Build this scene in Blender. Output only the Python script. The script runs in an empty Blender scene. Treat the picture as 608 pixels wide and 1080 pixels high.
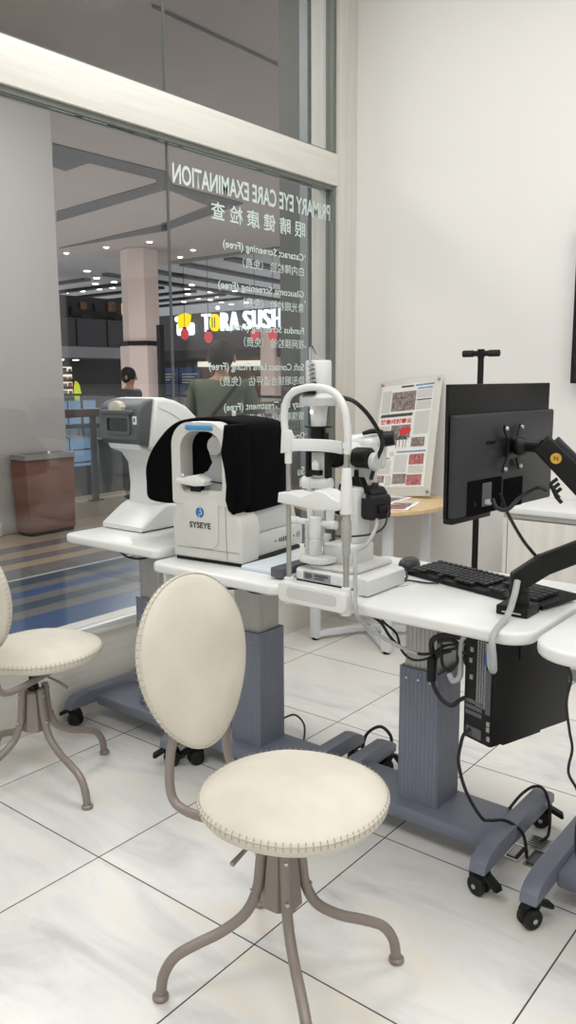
import bpy, bmesh, math, random
from mathutils import Vector, Matrix
random.seed(7)
C = bpy.context.scene.collection
SC = bpy.context.scene
PI = math.pi

# ------------------------------------------------------------------ camera
cam_data = bpy.data.cameras.new('view')
cam = bpy.data.objects.new('view', cam_data)
C.objects.link(cam)
SC.camera = cam
cam_data.sensor_fit = 'VERTICAL'
cam_data.sensor_height = 36.0
cam_data.lens = 860.647 / 1080 * 36.0
cam_data.clip_start = 0.05
cam_data.clip_end = 200
_r = (0.78051412, 0.62510768, -0.00617231)
_u = (-0.09556581, 0.12907001, 0.98701981)
_b = (0.61779032, -0.76979304, 0.16047989)
cam.matrix_world = Matrix(((_r[0], _u[0], _b[0], 2.39935), (_r[1], _u[1], _b[1], -1.35206),
                           (_r[2], _u[2], _b[2], 1.36729), (0, 0, 0, 1)))

# ------------------------------------------------------------------ world, lights, exposure
w = bpy.data.worlds.new('world')
SC.world = w
w.use_nodes = True
bg = w.node_tree.nodes['Background']
bg.inputs[0].default_value = (0.95, 0.96, 1.0, 1)
bg.inputs[1].default_value = 1.0
SC.view_settings.view_transform = 'Standard'
SC.view_settings.look = 'None'
SC.view_settings.gamma = 1
SC.view_settings.use_curve_mapping = False
SC.view_settings.exposure = 0.0


def area(name, loc, sx, sy, power, color=(1, 0.99, 0.98), rot=(0, 0, 0)):
    d = bpy.data.lights.new(name, 'AREA')
    d.shape = 'RECTANGLE'
    d.size = sx
    d.size_y = sy
    d.energy = power
    d.color = color
    o = bpy.data.objects.new(name, d)
    o.location = loc
    o.rotation_euler = rot
    C.objects.link(o)
    return o


# the clinic's ceiling panels
area('ceiling_panel_light', (0.9, 0.9, 3.55), 1.2, 1.2, 31)
area('ceiling_panel_light', (2.9, 0.9, 3.55), 1.2, 1.2, 31)
area('ceiling_panel_light', (0.9, -1.6, 3.55), 1.2, 1.2, 31)
area('ceiling_panel_light', (2.9, -1.6, 3.55), 1.2, 1.2, 31)
# the mall corridor's ceiling lights
area('corridor_light', (-2.4, 1.5, 4.1), 1.0, 3.0, 115, (1, 0.96, 0.93))
area('corridor_light', (-7.5, 8.0, 4.1), 1.6, 1.6, 400, (1, 0.96, 0.93))


# ------------------------------------------------------------------ materials
def lin(c):
    c = c / 255.0
    return c / 12.92 if c <= 0.04045 else ((c + 0.055) / 1.055) ** 2.4


def rgb(r, g, b):
    return (lin(r), lin(g), lin(b), 1)


MATS = {}


def mat(name, col, rough=0.5, metal=0.0, var=0.04, scale=12.0, bump=0.0, bscale=60.0, coat=0.0, spec=0.5):
    m = bpy.data.materials.new(name)
    m.use_nodes = True
    nt = m.node_tree
    p = nt.nodes['Principled BSDF']
    p.inputs['Roughness'].default_value = rough
    p.inputs['Metallic'].default_value = metal
    p.inputs['Coat Weight'].default_value = coat
    p.inputs['Specular IOR Level'].default_value = spec
    tc = nt.nodes.new('ShaderNodeTexCoord')
    n = nt.nodes.new('ShaderNodeTexNoise')
    n.inputs['Scale'].default_value = scale
    n.inputs['Detail'].default_value = 4
    nt.links.new(tc.outputs['Object'], n.inputs['Vector'])
    r = nt.nodes.new('ShaderNodeValToRGB')
    c = rgb(*col)
    r.color_ramp.elements[0].position = 0.3
    r.color_ramp.elements[1].position = 0.7
    r.color_ramp.elements[0].color = tuple(x * (1 - var) for x in c[:3]) + (1,)
    r.color_ramp.elements[1].color = tuple(min(1, x * (1 + var)) for x in c[:3]) + (1,)
    nt.links.new(n.outputs['Fac'], r.inputs['Fac'])
    nt.links.new(r.outputs['Color'], p.inputs['Base Color'])
    if bump:
        n2 = nt.nodes.new('ShaderNodeTexNoise')
        n2.inputs['Scale'].default_value = bscale
        n2.inputs['Detail'].default_value = 5
        nt.links.new(tc.outputs['Object'], n2.inputs['Vector'])
        b = nt.nodes.new('ShaderNodeBump')
        b.inputs['Strength'].default_value = bump
        b.inputs['Distance'].default_value = 0.002
        nt.links.new(n2.outputs['Fac'], b.inputs['Height'])
        nt.links.new(b.outputs['Normal'], p.inputs['Normal'])
    MATS[name] = m
    return m


def emit(name, col, strength):
    m = bpy.data.materials.new(name)
    m.use_nodes = True
    nt = m.node_tree
    nt.nodes.remove(nt.nodes['Principled BSDF'])
    e = nt.nodes.new('ShaderNodeEmission')
    e.inputs[0].default_value = rgb(*col)
    e.inputs[1].default_value = strength
    nt.links.new(e.outputs[0], nt.nodes['Material Output'].inputs[0])
    MATS[name] = m
    return m


def glassmat(name, tint, refl_min=0.03, refl_max=0.5, rough=0.0):
    m = bpy.data.materials.new(name)
    m.use_nodes = True
    nt = m.node_tree
    nt.nodes.remove(nt.nodes['Principled BSDF'])
    t = nt.nodes.new('ShaderNodeBsdfTransparent')
    t.inputs[0].default_value = tint
    g = nt.nodes.new('ShaderNodeBsdfGlossy')
    g.inputs['Roughness'].default_value = rough
    lw = nt.nodes.new('ShaderNodeLayerWeight')
    lw.inputs[0].default_value = 0.15
    mr = nt.nodes.new('ShaderNodeMapRange')
    mr.inputs[3].default_value = refl_min
    mr.inputs[4].default_value = refl_max
    nt.links.new(lw.outputs['Fresnel'], mr.inputs[0])
    mx = nt.nodes.new('ShaderNodeMixShader')
    nt.links.new(mr.outputs[0], mx.inputs[0])
    nt.links.new(t.outputs[0], mx.inputs[1])
    nt.links.new(g.outputs[0], mx.inputs[2])
    nt.links.new(mx.outputs[0], nt.nodes['Material Output'].inputs[0])
    MATS[name] = m
    return m


def woodmat(name, c1, c2, axis, rough=0.45, sc=3.0):
    """long soft grain running along one axis"""
    m = bpy.data.materials.new(name)
    m.use_nodes = True
    nt = m.node_tree
    p = nt.nodes['Principled BSDF']
    p.inputs['Roughness'].default_value = rough
    tc = nt.nodes.new('ShaderNodeTexCoord')
    mp = nt.nodes.new('ShaderNodeMapping')
    s = [sc * 14] * 3
    s[axis] = sc * 0.6
    mp.inputs['Scale'].default_value = s
    n = nt.nodes.new('ShaderNodeTexNoise')
    n.inputs['Scale'].default_value = 1.0
    n.inputs['Detail'].default_value = 6
    n.inputs['Distortion'].default_value = 0.3
    r = nt.nodes.new('ShaderNodeValToRGB')
    r.color_ramp.elements[0].position = 0.32
    r.color_ramp.elements[1].position = 0.62
    r.color_ramp.elements[0].color = rgb(*c2)
    r.color_ramp.elements[1].color = rgb(*c1)
    nt.links.new(tc.outputs['Object'], mp.inputs[0])
    nt.links.new(mp.outputs[0], n.inputs['Vector'])
    nt.links.new(n.outputs['Fac'], r.inputs[0])
    nt.links.new(r.outputs[0], p.inputs['Base Color'])
    MATS[name] = m
    return m


def tilemat():
    """600 mm square polished marble-look tiles with thin dark joints"""
    m = bpy.data.materials.new('marble_tile')
    m.use_nodes = True
    nt = m.node_tree
    L = nt.links.new
    p = nt.nodes['Principled BSDF']
    geo = nt.nodes.new('ShaderNodeNewGeometry')
    sep = nt.nodes.new('ShaderNodeSeparateXYZ')
    L(geo.outputs['Position'], sep.inputs[0])

    def mth(op, a, b=None):
        n = nt.nodes.new('ShaderNodeMath')
        n.operation = op
        for i, v in enumerate((a, b)):
            if v is None:
                continue
            if isinstance(v, (int, float)):
                n.inputs[i].default_value = v
            else:
                L(v, n.inputs[i])
        return n.outputs[0]
    ds = []
    ids = []
    for k in (0, 1):
        q = mth('DIVIDE', sep.outputs[k], 0.6)
        ids.append(mth('FLOOR', q))
        f = mth('FRACT', q)
        ds.append(mth('MINIMUM', f, mth('SUBTRACT', 1.0, f)))
    d = mth('MINIMUM', ds[0], ds[1])
    joint = mth('LESS_THAN', d, 0.0034)
    # per-tile offset for the veins
    comb = nt.nodes.new('ShaderNodeCombineXYZ')
    L(mth('MULTIPLY', ids[0], 7.31), comb.inputs[0])
    L(mth('MULTIPLY', ids[1], 3.77), comb.inputs[1])
    L(mth('ADD', mth('MULTIPLY', ids[0], 1.7), mth('MULTIPLY', ids[1], 5.1)), comb.inputs[2])
    add = nt.nodes.new('ShaderNodeVectorMath')
    add.operation = 'ADD'
    L(geo.outputs['Position'], add.inputs[0])
    L(comb.outputs[0], add.inputs[1])
    mp = nt.nodes.new('ShaderNodeMapping')
    mp.inputs['Rotation'].default_value = (0, 0, 0.5)
    mp.inputs['Scale'].default_value = (1.2, 4.5, 1.0)
    L(add.outputs[0], mp.inputs[0])
    n1 = nt.nodes.new('ShaderNodeTexNoise')
    n1.inputs['Scale'].default_value = 1.1
    n1.inputs['Detail'].default_value = 7
    n1.inputs['Roughness'].default_value = 0.62
    n1.inputs['Distortion'].default_value = 1.2
    L(mp.outputs[0], n1.inputs['Vector'])
    r = nt.nodes.new('ShaderNodeValToRGB')
    e = r.color_ramp.elements
    e[0].position = 0.28
    e[0].color = rgb(198, 199, 200)
    e[1].position = 0.66
    e[1].color = rgb(232, 226, 215)
    x = e.new(0.40)
    x.color = rgb(219, 219, 217)
    x = e.new(0.52)
    x.color = rgb(230, 230, 227)
    L(n1.outputs['Fac'], r.inputs[0])
    mix = nt.nodes.new('ShaderNodeMix')
    mix.data_type = 'RGBA'
    L(joint, mix.inputs[0])
    L(r.outputs[0], mix.inputs[6])
    mix.inputs[7].default_value = rgb(70, 64, 60)
    L(mix.outputs[2], p.inputs['Base Color'])
    p.inputs['Roughness'].default_value = 0.28
    rr = mth('ADD', mth('MULTIPLY', joint, 0.5), 0.30)
    L(rr, p.inputs['Roughness'])
    p.inputs['Specular IOR Level'].default_value = 0.4
    MATS['tile'] = m
    return m


def mallfloormat():
    """corridor floor laid in bands that run along the shop front"""
    m = bpy.data.materials.new('banded_floor')
    m.use_nodes = True
    nt = m.node_tree
    L = nt.links.new
    p = nt.nodes['Principled BSDF']
    geo = nt.nodes.new('ShaderNodeNewGeometry')
    sep = nt.nodes.new('ShaderNodeSeparateXYZ')
    L(geo.outputs['Position'], sep.inputs[0])
    mr = nt.nodes.new('ShaderNodeMapRange')
    mr.inputs[1].default_value = -4.0
    mr.inputs[2].default_value = 0.0
    L(sep.outputs[0], mr.inputs[0])
    r = nt.nodes.new('ShaderNodeValToRGB')
    r.color_ramp.interpolation = 'CONSTANT'
    beige, grey, dark, blue = (146, 130, 112), (92, 93, 96), (26, 60, 78), (16, 66, 112)
    bands = [(-4.0, beige), (-3.58, grey), (-3.39, beige), (-3.18, grey), (-3.01, beige), (-2.85, grey),
             (-2.565, (160, 175, 172)), (-2.545, grey), (-2.52, dark), (-2.37, grey), (-2.24, blue), (-2.10, grey),
             (-1.97, dark), (-1.83, grey), (-1.70, blue)]
    els = r.color_ramp.elements
    for i, (x, c) in enumerate(bands):
        pos = (x + 4.0) / 4.0
        if i < 2:
            els[i].position = pos
            el = els[i]
        else:
            el = els.new(pos)
        el.color = rgb(*c)
    L(mr.outputs[0], r.inputs[0])
    L(r.outputs[0], p.inputs['Base Color'])
    p.inputs['Roughness'].default_value = 0.25
    n = nt.nodes.new('ShaderNodeTexNoise')
    n.inputs['Scale'].default_value = 3
    b = nt.nodes.new('ShaderNodeBump')
    b.inputs['Strength'].default_value = 0.03
    L(n.outputs['Fac'], b.inputs['Height'])
    L(b.outputs['Normal'], p.inputs['Normal'])
    MATS['mall_floor'] = m
    return m


tilemat()
mallfloormat()
mat('wall_paint', (230, 228, 225), 0.7, var=0.01, scale=2, bump=0.02, bscale=200)
mat('ceiling_paint', (235, 234, 230), 0.8, var=0.01)
woodmat('pale_wood_h', (228, 226, 219), (220, 217, 209), 1)
woodmat('pale_wood_v', (217, 214, 206), (207, 204, 196), 2)
woodmat('cabinet_wood', (222, 219, 212), (210, 206, 199), 2, sc=2.0)
woodmat('light_oak', (216, 190, 148), (205, 176, 132), 0, sc=2.5)
glassmat('shop_glass', (0.94, 0.955, 0.945, 1), 0.035, 0.6)
glassmat('clear_acrylic', (0.98, 0.98, 0.975, 1), 0.02, 0.3)
glassmat('rail_glass', (0.80, 0.84, 0.84, 1), 0.05, 0.5)
mat('glass_joint', (92, 96, 92), 0.4)
mat('gasket', (110, 116, 108), 0.5)
mat('vinyl_letter', (205, 222, 216), 0.5, var=0.0)
mat('suede', (210, 205, 193), 0.85, var=0.09, scale=5, bump=0.35, bscale=220, spec=0.2)
mat('suede_edge', (204, 199, 187), 0.85, var=0.03, scale=14, bump=0.3, bscale=200, spec=0.2)
mat('thread', (178, 170, 154), 0.8)
mat('taupe_metal', (143, 134, 127), 0.42, 0.25, var=0.03)
mat('steel', (190, 190, 190), 0.25, 0.9, var=0.02)
mat('brushed', (170, 170, 165), 0.32, 0.8, var=0.03)
mat('alu_grey', (172, 172, 168), 0.4, 0.35, var=0.03)
mat('slate_paint', (116, 121, 136), 0.42, 0.1, var=0.03)
mat('white_top', (228, 230, 228), 0.3, var=0.01)
mat('white_plastic', (224, 226, 224), 0.35, var=0.01)
mat('cream_plastic', (210, 210, 204), 0.4, var=0.02)
mat('pale_grey', (200, 201, 199), 0.42, var=0.02)
mat('mid_grey', (150, 152, 154), 0.45, var=0.03)
mat('dark_grey', (84, 88, 91), 0.5, var=0.04)
mat('charcoal', (46, 48, 52), 0.45, var=0.05, spec=0.35)
mat('black', (11, 11, 12), 0.45, var=0.05, spec=0.3)
mat('black_gloss', (6, 6, 7), 0.12, var=0.0)
mat('black_matte', (18, 18, 20), 0.7, var=0.06, bump=0.15, bscale=150)
mat('velvet', (9, 9, 11), 0.95, var=0.1, scale=8, bump=0.5, bscale=90, spec=0.08)
mat('rubber', (20, 20, 20), 0.7)
mat('white_metal', (228, 232, 236), 0.4, var=0.01)
mat('blue_pad', (74, 144, 190), 0.5)
mat('logo_blue', (24, 116, 186), 0.5, var=0.0)
mat('ink', (36, 38, 42), 0.6, var=0.0)
mat('port_blue', (58, 96, 190), 0.5)
mat('gold', (214, 170, 66), 0.35, 0.5)
mat('cable_black', (18, 18, 19), 0.5)
mat('cable_grey', (168, 170, 170), 0.5)
mat('cable_sleeve', (172, 174, 176), 0.45, bump=0.5, bscale=140)
mat('newsprint', (240, 239, 235), 0.8, var=0.02)
mat('backing', (216, 214, 206), 0.5, var=0.02)
mat('news_grey', (176, 176, 172), 0.8, var=0.2, scale=220)
mat('news_photo', (142, 126, 124), 0.7, var=0.75, scale=70)
mat('news_photo_red', (178, 104, 104), 0.7, var=0.9, scale=80)
mat('news_red', (216, 52, 50), 0.7, var=0.0)
mat('news_dark', (70, 74, 78), 0.7, var=0.1)
mat('news_blue', (120, 150, 190), 0.7, var=0.1)
mat('board_white', (214, 224, 230), 0.4, var=0.01)
# the mall
mat('mall_ceiling', (168, 156, 150), 0.8, var=0.03, scale=0.6)
mat('upper_ceiling', (172, 172, 176), 0.7, var=0.03)
mat('mall_groove', (88, 88, 90), 0.7, var=0.04)
mat('mall_column', (182, 177, 174), 0.6, var=0.03, scale=1.2)
mat('far_column', (196, 178, 170), 0.6, var=0.03, scale=1.2)
mat('pier_dark', (84, 86, 84), 0.6, var=0.03)
mat('pier_steel', (140, 148, 152), 0.45, 0.2, var=0.03)
mat('pier_beige', (186, 184, 168), 0.6, var=0.03)
mat('bin_brown', (108, 70, 54), 0.5, var=0.06, scale=4)
mat('bin_grey', (136, 134, 130), 0.4, 0.2)
mat('rail_brown', (92, 78, 70), 0.5)
mat('rail_post', (96, 98, 104), 0.4, 0.4)
mat('facade_dark', (72, 70, 74), 0.6, var=0.06, scale=1)
mat('shop_dark', (46, 42, 42), 0.6, var=0.2, scale=1)
mat('poster_blue', (44, 60, 96), 0.5, var=0.7, scale=3)
mat('shop_brown', (120, 88, 70), 0.6, var=0.4, scale=3)
emit('lamp_white', (255, 250, 240), 9.0)
emit('sign_white', (235, 245, 255), 1.9)
emit('sign_yellow', (246, 216, 40), 1.4)
emit('lantern_glow', (228, 92, 100), 0.85)
emit('shelf_glow', (255, 246, 226), 1.1)
emit('case_glow', (150, 176, 214), 0.75)
emit('cove_glow', (255, 244, 232), 1.0)
emit('warm_glow', (250, 206, 150), 1.0)
emit('lime_glow', (214, 226, 60), 0.9)
mat('skin', (176, 132, 108), 0.6)
mat('hair', (30, 26, 24), 0.7)
mat('olive_shirt', (84, 92, 76), 0.85, bump=0.2)
mat('navy_cloth', (36, 40, 54), 0.85, bump=0.2)
mat('dark_trousers', (40, 40, 44), 0.85)


# ------------------------------------------------------------------ mesh helpers
class MB:
    def __init__(s):
        s.bm = bmesh.new()

    def _xf(s, verts, M):
        if M is not None:
            bmesh.ops.transform(s.bm, matrix=M, verts=verts)

    def box(s, a, b, bevel=0.0, seg=2, M=None):
        """axis box from corner a to corner b"""
        t = bmesh.new()
        x0, y0, z0 = a
        x1, y1, z1 = b
        bmesh.ops.create_cube(t, size=1)
        bmesh.ops.scale(t, vec=(abs(x1 - x0), abs(y1 - y0), abs(z1 - z0)), verts=t.verts)
        bmesh.ops.translate(t, vec=((x0 + x1) / 2, (y0 + y1) / 2, (z0 + z1) / 2), verts=t.verts)
        if bevel > 0:
            bmesh.ops.bevel(t, geom=t.edges[:], offset=bevel, segments=seg, profile=0.5, affect='EDGES', clamp_overlap=True)
        if M is not None:
            bmesh.ops.transform(t, matrix=M, verts=t.verts)
        s._join(t)
        return s

    def _join(s, t):
        m = bpy.data.meshes.new('tmp')
        bmesh.ops.recalc_face_normals(t, faces=t.faces)
        t.to_mesh(m)
        t.free()
        s.bm.from_mesh(m)
        bpy.data.meshes.remove(m)

    def tube(s, pts, r, seg=10, smooth=0, M=None, closed=False):
        pts = [Vector(p) for p in pts]
        if smooth:
            pts = catmull(pts, smooth, closed)
        n = len(pts)
        rs = r if isinstance(r, (list, tuple)) else None
        t = bmesh.new()
        rings = []
        prev = None
        for i, p in enumerate(pts):
            if closed:
                d = pts[(i + 1) % n] - pts[i - 1]
            else:
                d = (pts[min(i + 1, n - 1)] - pts[max(i - 1, 0)])
            d.normalize()
            if prev is None:
                a = Vector((0, 0, 1)) if abs(d.z) < 0.9 else Vector((1, 0, 0))
                x = d.cross(a).normalized()
            else:
                x = (prev - d * prev.dot(d)).normalized()
            prev = x
            y = d.cross(x)
            if rs:
                q = i / (n - 1) * (len(rs) - 1)
                k = min(int(q), len(rs) - 2)
                rr = rs[k] + (rs[k + 1] - rs[k]) * (q - k)
            else:
                rr = r
            rings.append([t.verts.new(p + (x * math.cos(2 * PI * j / seg) + y * math.sin(2 * PI * j / seg)) * rr) for j in range(seg)])
        m = n if closed else n - 1
        for i in range(m):
            A, B = rings[i], rings[(i + 1) % n]
            for j in range(seg):
                t.faces.new((A[j], A[(j + 1) % seg], B[(j + 1) % seg], B[j]))
        if not closed:
            t.faces.new(rings[0][::-1])
            t.faces.new(rings[-1])
        if M is not None:
            bmesh.ops.transform(t, matrix=M, verts=t.verts)
        s._join(t)
        return s

    def lathe(s, prof, p=(0, 0, 0), axis='Z', seg=24, M=None, sx=1.0, sy=1.0):
        """profile of (radius, height) turned about an axis through p"""
        t = bmesh.new()
        rings = []
        for (r, h) in prof:
            rings.append([t.verts.new((r * math.cos(2 * PI * j / seg) * sx, r * math.sin(2 * PI * j / seg) * sy, h)) for j in range(seg)])
        for A, B in zip(rings, rings[1:]):
            for j in range(seg):
                t.faces.new((A[j], A[(j + 1) % seg], B[(j + 1) % seg], B[j]))
        t.faces.new(rings[0][::-1])
        t.faces.new(rings[-1])
        bmesh.ops.remove_doubles(t, verts=t.verts, dist=1e-6)
        if axis == 'X':
            R = Matrix.Rotation(PI / 2, 4, 'Y')
        elif axis == 'Y':
            R = Matrix.Rotation(-PI / 2, 4, 'X')
        else:
            R = Matrix.Identity(4)
        R = Matrix.Translation(p) @ R
        if M is not None:
            R = M @ R
        bmesh.ops.transform(t, matrix=R, verts=t.verts)
        s._join(t)
        return s

    def prism(s, poly, a, b, plane='XY', bevel=0.0, seg=2, M=None):
        """polygon in a plane extruded from a to b along the third axis"""
        t = bmesh.new()

        def P(u, v, h):
            return {'XY': (u, v, h), 'XZ': (u, h, v), 'YZ': (h, u, v)}[plane]
        A = [t.verts.new(P(u, v, a)) for u, v in poly]
        B = [t.verts.new(P(u, v, b)) for u, v in poly]
        n = len(poly)
        fa = t.faces.new(A)
        fb = t.faces.new(B)
        for i in range(n):
            t.faces.new((A[i], A[(i + 1) % n], B[(i + 1) % n], B[i]))
        bmesh.ops.recalc_face_normals(t, faces=t.faces)
        if bevel > 0:
            bmesh.ops.bevel(t, geom=list(set(fa.edges[:] + fb.edges[:])), offset=bevel, segments=seg, profile=0.5, affect='EDGES', clamp_overlap=True)
        if M is not None:
            bmesh.ops.transform(t, matrix=M, verts=t.verts)
        s._join(t)
        return s

    def ring(s, outer, inner, a, b, plane='XZ', M=None):
        t = bmesh.new()

        def P(u, v, h):
            return {'XY': (u, v, h), 'XZ': (u, h, v), 'YZ': (h, u, v)}[plane]
        oa = [t.verts.new(P(u, v, a)) for u, v in outer]
        ob = [t.verts.new(P(u, v, b)) for u, v in outer]
        ia = [t.verts.new(P(u, v, a)) for u, v in inner]
        ib = [t.verts.new(P(u, v, b)) for u, v in inner]
        n = len(outer)
        for i in range(n):
            j = (i + 1) % n
            t.faces.new((oa[i], oa[j], ia[j], ia[i]))
            t.faces.new((ob[i], ib[i], ib[j], ob[j]))
            t.faces.new((oa[i], ob[i], ob[j], oa[j]))
            t.faces.new((ia[i], ia[j], ib[j], ib[i]))
        if M is not None:
            bmesh.ops.transform(t, matrix=M, verts=t.verts)
        s._join(t)
        return s

    def ball(s, c, r, M=None, seg=16):
        t = bmesh.new()
        bmesh.ops.create_uvsphere(t, u_segments=seg, v_segments=max(8, seg // 2), radius=1)
        rr = (r, r, r) if isinstance(r, (int, float)) else r
        bmesh.ops.scale(t, vec=rr, verts=t.verts)
        bmesh.ops.translate(t, vec=c, verts=t.verts)
        if M is not None:
            bmesh.ops.transform(t, matrix=M, verts=t.verts)
        s._join(t)
        return s

    def build(s, name, material, parent=None, angle=35, loc=None, rotz=0):
        me = bpy.data.meshes.new(name)
        s.bm.to_mesh(me)
        s.bm.free()
        me.materials.append(MATS[material])
        for p in me.polygons:
            p.use_smooth = True
        me.set_sharp_from_angle(angle=math.radians(angle))
        o = bpy.data.objects.new(name, me)
        C.objects.link(o)
        if parent is not None:
            o.parent = parent
        if loc is not None:
            o.location = loc
            o.rotation_euler = (0, 0, rotz)
        return o


def catmull(P, k, closed=False):
    out = []
    n = len(P)
    rng = range(n) if closed else range(n - 1)
    for i in rng:
        p0 = P[i - 1] if (closed or i > 0) else P[0] * 2 - P[1]
        p1, p2 = P[i], P[(i + 1) % n]
        p3 = P[(i + 2) % n] if (closed or i + 2 < n) else P[-1] * 2 - P[-2]
        for j in range(k):
            t = j / k
            out.append(0.5 * ((2 * p1) + (p2 - p0) * t + (2 * p0 - 5 * p1 + 4 * p2 - p3) * t * t + (3 * p1 - p0 - 3 * p2 + p3) * t ** 3))
    if not closed:
        out.append(P[-1].copy())
    return out


def rrect(x0, z0, x1, z1, r, n=6):
    rs = r if isinstance(r, (list, tuple)) else [r] * 4
    out = []
    for (cx, cz, a0, q) in ((x1 - rs[0], z0 + rs[0], -90, rs[0]), (x1 - rs[1], z1 - rs[1], 0, rs[1]),
                            (x0 + rs[2], z1 - rs[2], 90, rs[2]), (x0 + rs[3], z0 + rs[3], 180, rs[3])):
        for i in range(n + 1):
            a = math.radians(a0 + 90 * i / n)
            out.append((cx + q * math.cos(a), cz + q * math.sin(a)))
    return out


def empty(name, loc=(0, 0, 0), rotz=0):
    o = bpy.data.objects.new(name, None)
    o.empty_display_size = 0.05
    o.location = loc
    o.rotation_euler = (0, 0, rotz)
    C.objects.link(o)
    return o


def tag(o, label, cat, group=None):
    o['label'] = label
    o['category'] = cat
    if group:
        o['group'] = group
    return o


def thing(name, label, cat, loc=(0, 0, 0), rotz=0, group=None):
    return tag(empty(name, loc, rotz), label, cat, group)


def struct(o, label=None):
    o['kind'] = 'structure'
    if label:
        o['label'] = label
    return o


def copy_tree(o, parent=None):
    c = o.copy()
    C.objects.link(c)
    c.parent = parent
    for ch in list(o.children):
        copy_tree(ch, c)
    return c


def text_obj(name, body, width, height, material, M, parent=None, depth=0.0, bold=0.0, valign='base'):
    """lettering scaled to the given width and height; M places the text plane"""
    cu = bpy.data.curves.new(name, 'FONT')
    cu.body = body
    cu.size = 1
    cu.extrude = depth
    cu.offset = bold
    cu.resolution_u = 3
    o = bpy.data.objects.new('tmp_text', cu)
    C.objects.link(o)
    bpy.context.view_layer.update()
    me = bpy.data.meshes.new_from_object(o.evaluated_get(bpy.context.evaluated_depsgraph_get()))
    bpy.data.objects.remove(o)
    bpy.data.curves.remove(cu)
    xs = [v.co.x for v in me.vertices]
    ys = [v.co.y for v in me.vertices]
    x0, x1, y0, y1 = min(xs), max(xs), min(ys), max(ys)
    kx, ky = width / (x1 - x0), height / (y1 - y0)
    for v in me.vertices:
        v.co = M @ Vector(((v.co.x - x0) * kx, (v.co.y - y0) * ky, v.co.z))
    me.name = name
    me.materials.clear()
    me.materials.append(MATS[material])
    t = bpy.data.objects.new(name, me)
    C.objects.link(t)
    if parent is not None:
        t.parent = parent
    return t


def frame(o, x, y):
    """matrix whose local x and y map to the given directions, origin o"""
    x, y = Vector(x).normalized(), Vector(y).normalized()
    z = x.cross(y)
    return Matrix(((x.x, y.x, z.x, o[0]), (x.y, y.y, z.y, o[1]), (x.z, y.z, z.z, o[2]), (0, 0, 0, 1)))


def cable(name, pts, r, label, material='cable_black', smooth=6, group=None, cat='cable', seg=8):
    m = MB()
    m.tube(pts, r, seg, smooth)
    o = m.build(name, material)
    return tag(o, label, cat, group)

# ================================================================== the room
YB = 2.59          # back wall
m = MB(); m.box((-0.28, -3.2, -0.05), (4.6, YB, 0.0))
struct(m.build('floor', 'tile'))
m = MB(); m.box((-0.3, -3.2, 3.6), (4.6, YB, 3.7))
struct(m.build('ceiling', 'ceiling_paint'))
m = MB(); m.box((-0.45, YB, 0), (4.6, YB + 0.15, 3.7))
struct(m.build('wall_back', 'wall_paint'))
m = MB(); m.box((4.6, -3.2, 0), (4.75, YB, 3.7))
struct(m.build('wall_right', 'wall_paint'))
m = MB(); m.box((-0.28, -3.35, 0), (4.75, -3.2, 3.7))
struct(m.build('wall_front', 'wall_paint'))
# low wall under the shop window
m = MB(); m.box((-0.42, -3.2, 0), (-0.28, 2.41, 0.325)); m.box((-0.43, -3.2, 0.325), (-0.262, 2.41, 0.345), 0.003)
struct(m.build('wall_window', 'pale_wood_h'))
# corner post and the beam that crosses the glazing
m = MB(); m.box((-0.44, 2.41, 0), (-0.262, YB, 3.6))
struct(m.build('trim_1', 'pale_wood_v'))
m = MB(); m.box((-0.40, -3.2, 2.388), (-0.262, 2.41, 2.549), 0.002)
struct(m.build('trim_2', 'pale_wood_h'))
m = MB()
m.box((-0.322, -3.2, 2.366), (-0.278, 2.41, 2.388)); m.box((-0.322, -3.2, 2.549), (-0.278, 2.41, 2.56))
m.box((-0.325, 2.385, 0.345), (-0.275, 2.41, 2.366)); m.box((-0.325, 2.385, 2.56), (-0.275, 2.41, 3.6))
struct(m.build('trim_3', 'gasket'))
m = MB(); m.box((-0.322, -3.2, 0.345), (-0.270, 2.41, 0.362), 0.002)
struct(m.build('trim_4', 'white_metal'))
panes = {}
for k, (y0, y1, z0, z1) in enumerate(((-3.2, 1.197, 0.362, 2.366), (1.203, 2.385, 0.362, 2.366), (-3.2, 1.197, 2.56, 3.6), (1.203, 2.385, 2.56, 3.6))):
    m = MB(); m.box((-0.306, y0, z0), (-0.296, y1, z1))
    panes[k] = struct(m.build('window_%d' % (k + 1), 'shop_glass'))
for z0, z1, k in ((0.362, 2.366, 1), (2.56, 3.6, 3)):
    m = MB(); m.box((-0.307, 1.197, z0), (-0.295, 1.203, z1))
    m.build('silicone_joint', 'glass_joint', panes[k])

# lettering stuck on the glass, to be read from the corridor


def vinyl(body, y_from, y_to, z0, z1, bold=0.0):
    M = frame((-0.2952, y_from, z0), (0, -1, 0), (0, 0, 1))
    o = text_obj('lettering', body, y_from - y_to, z1 - z0, 'vinyl_letter', M, panes[1], bold=bold)
    o['label'] = 'white vinyl lettering'


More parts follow.
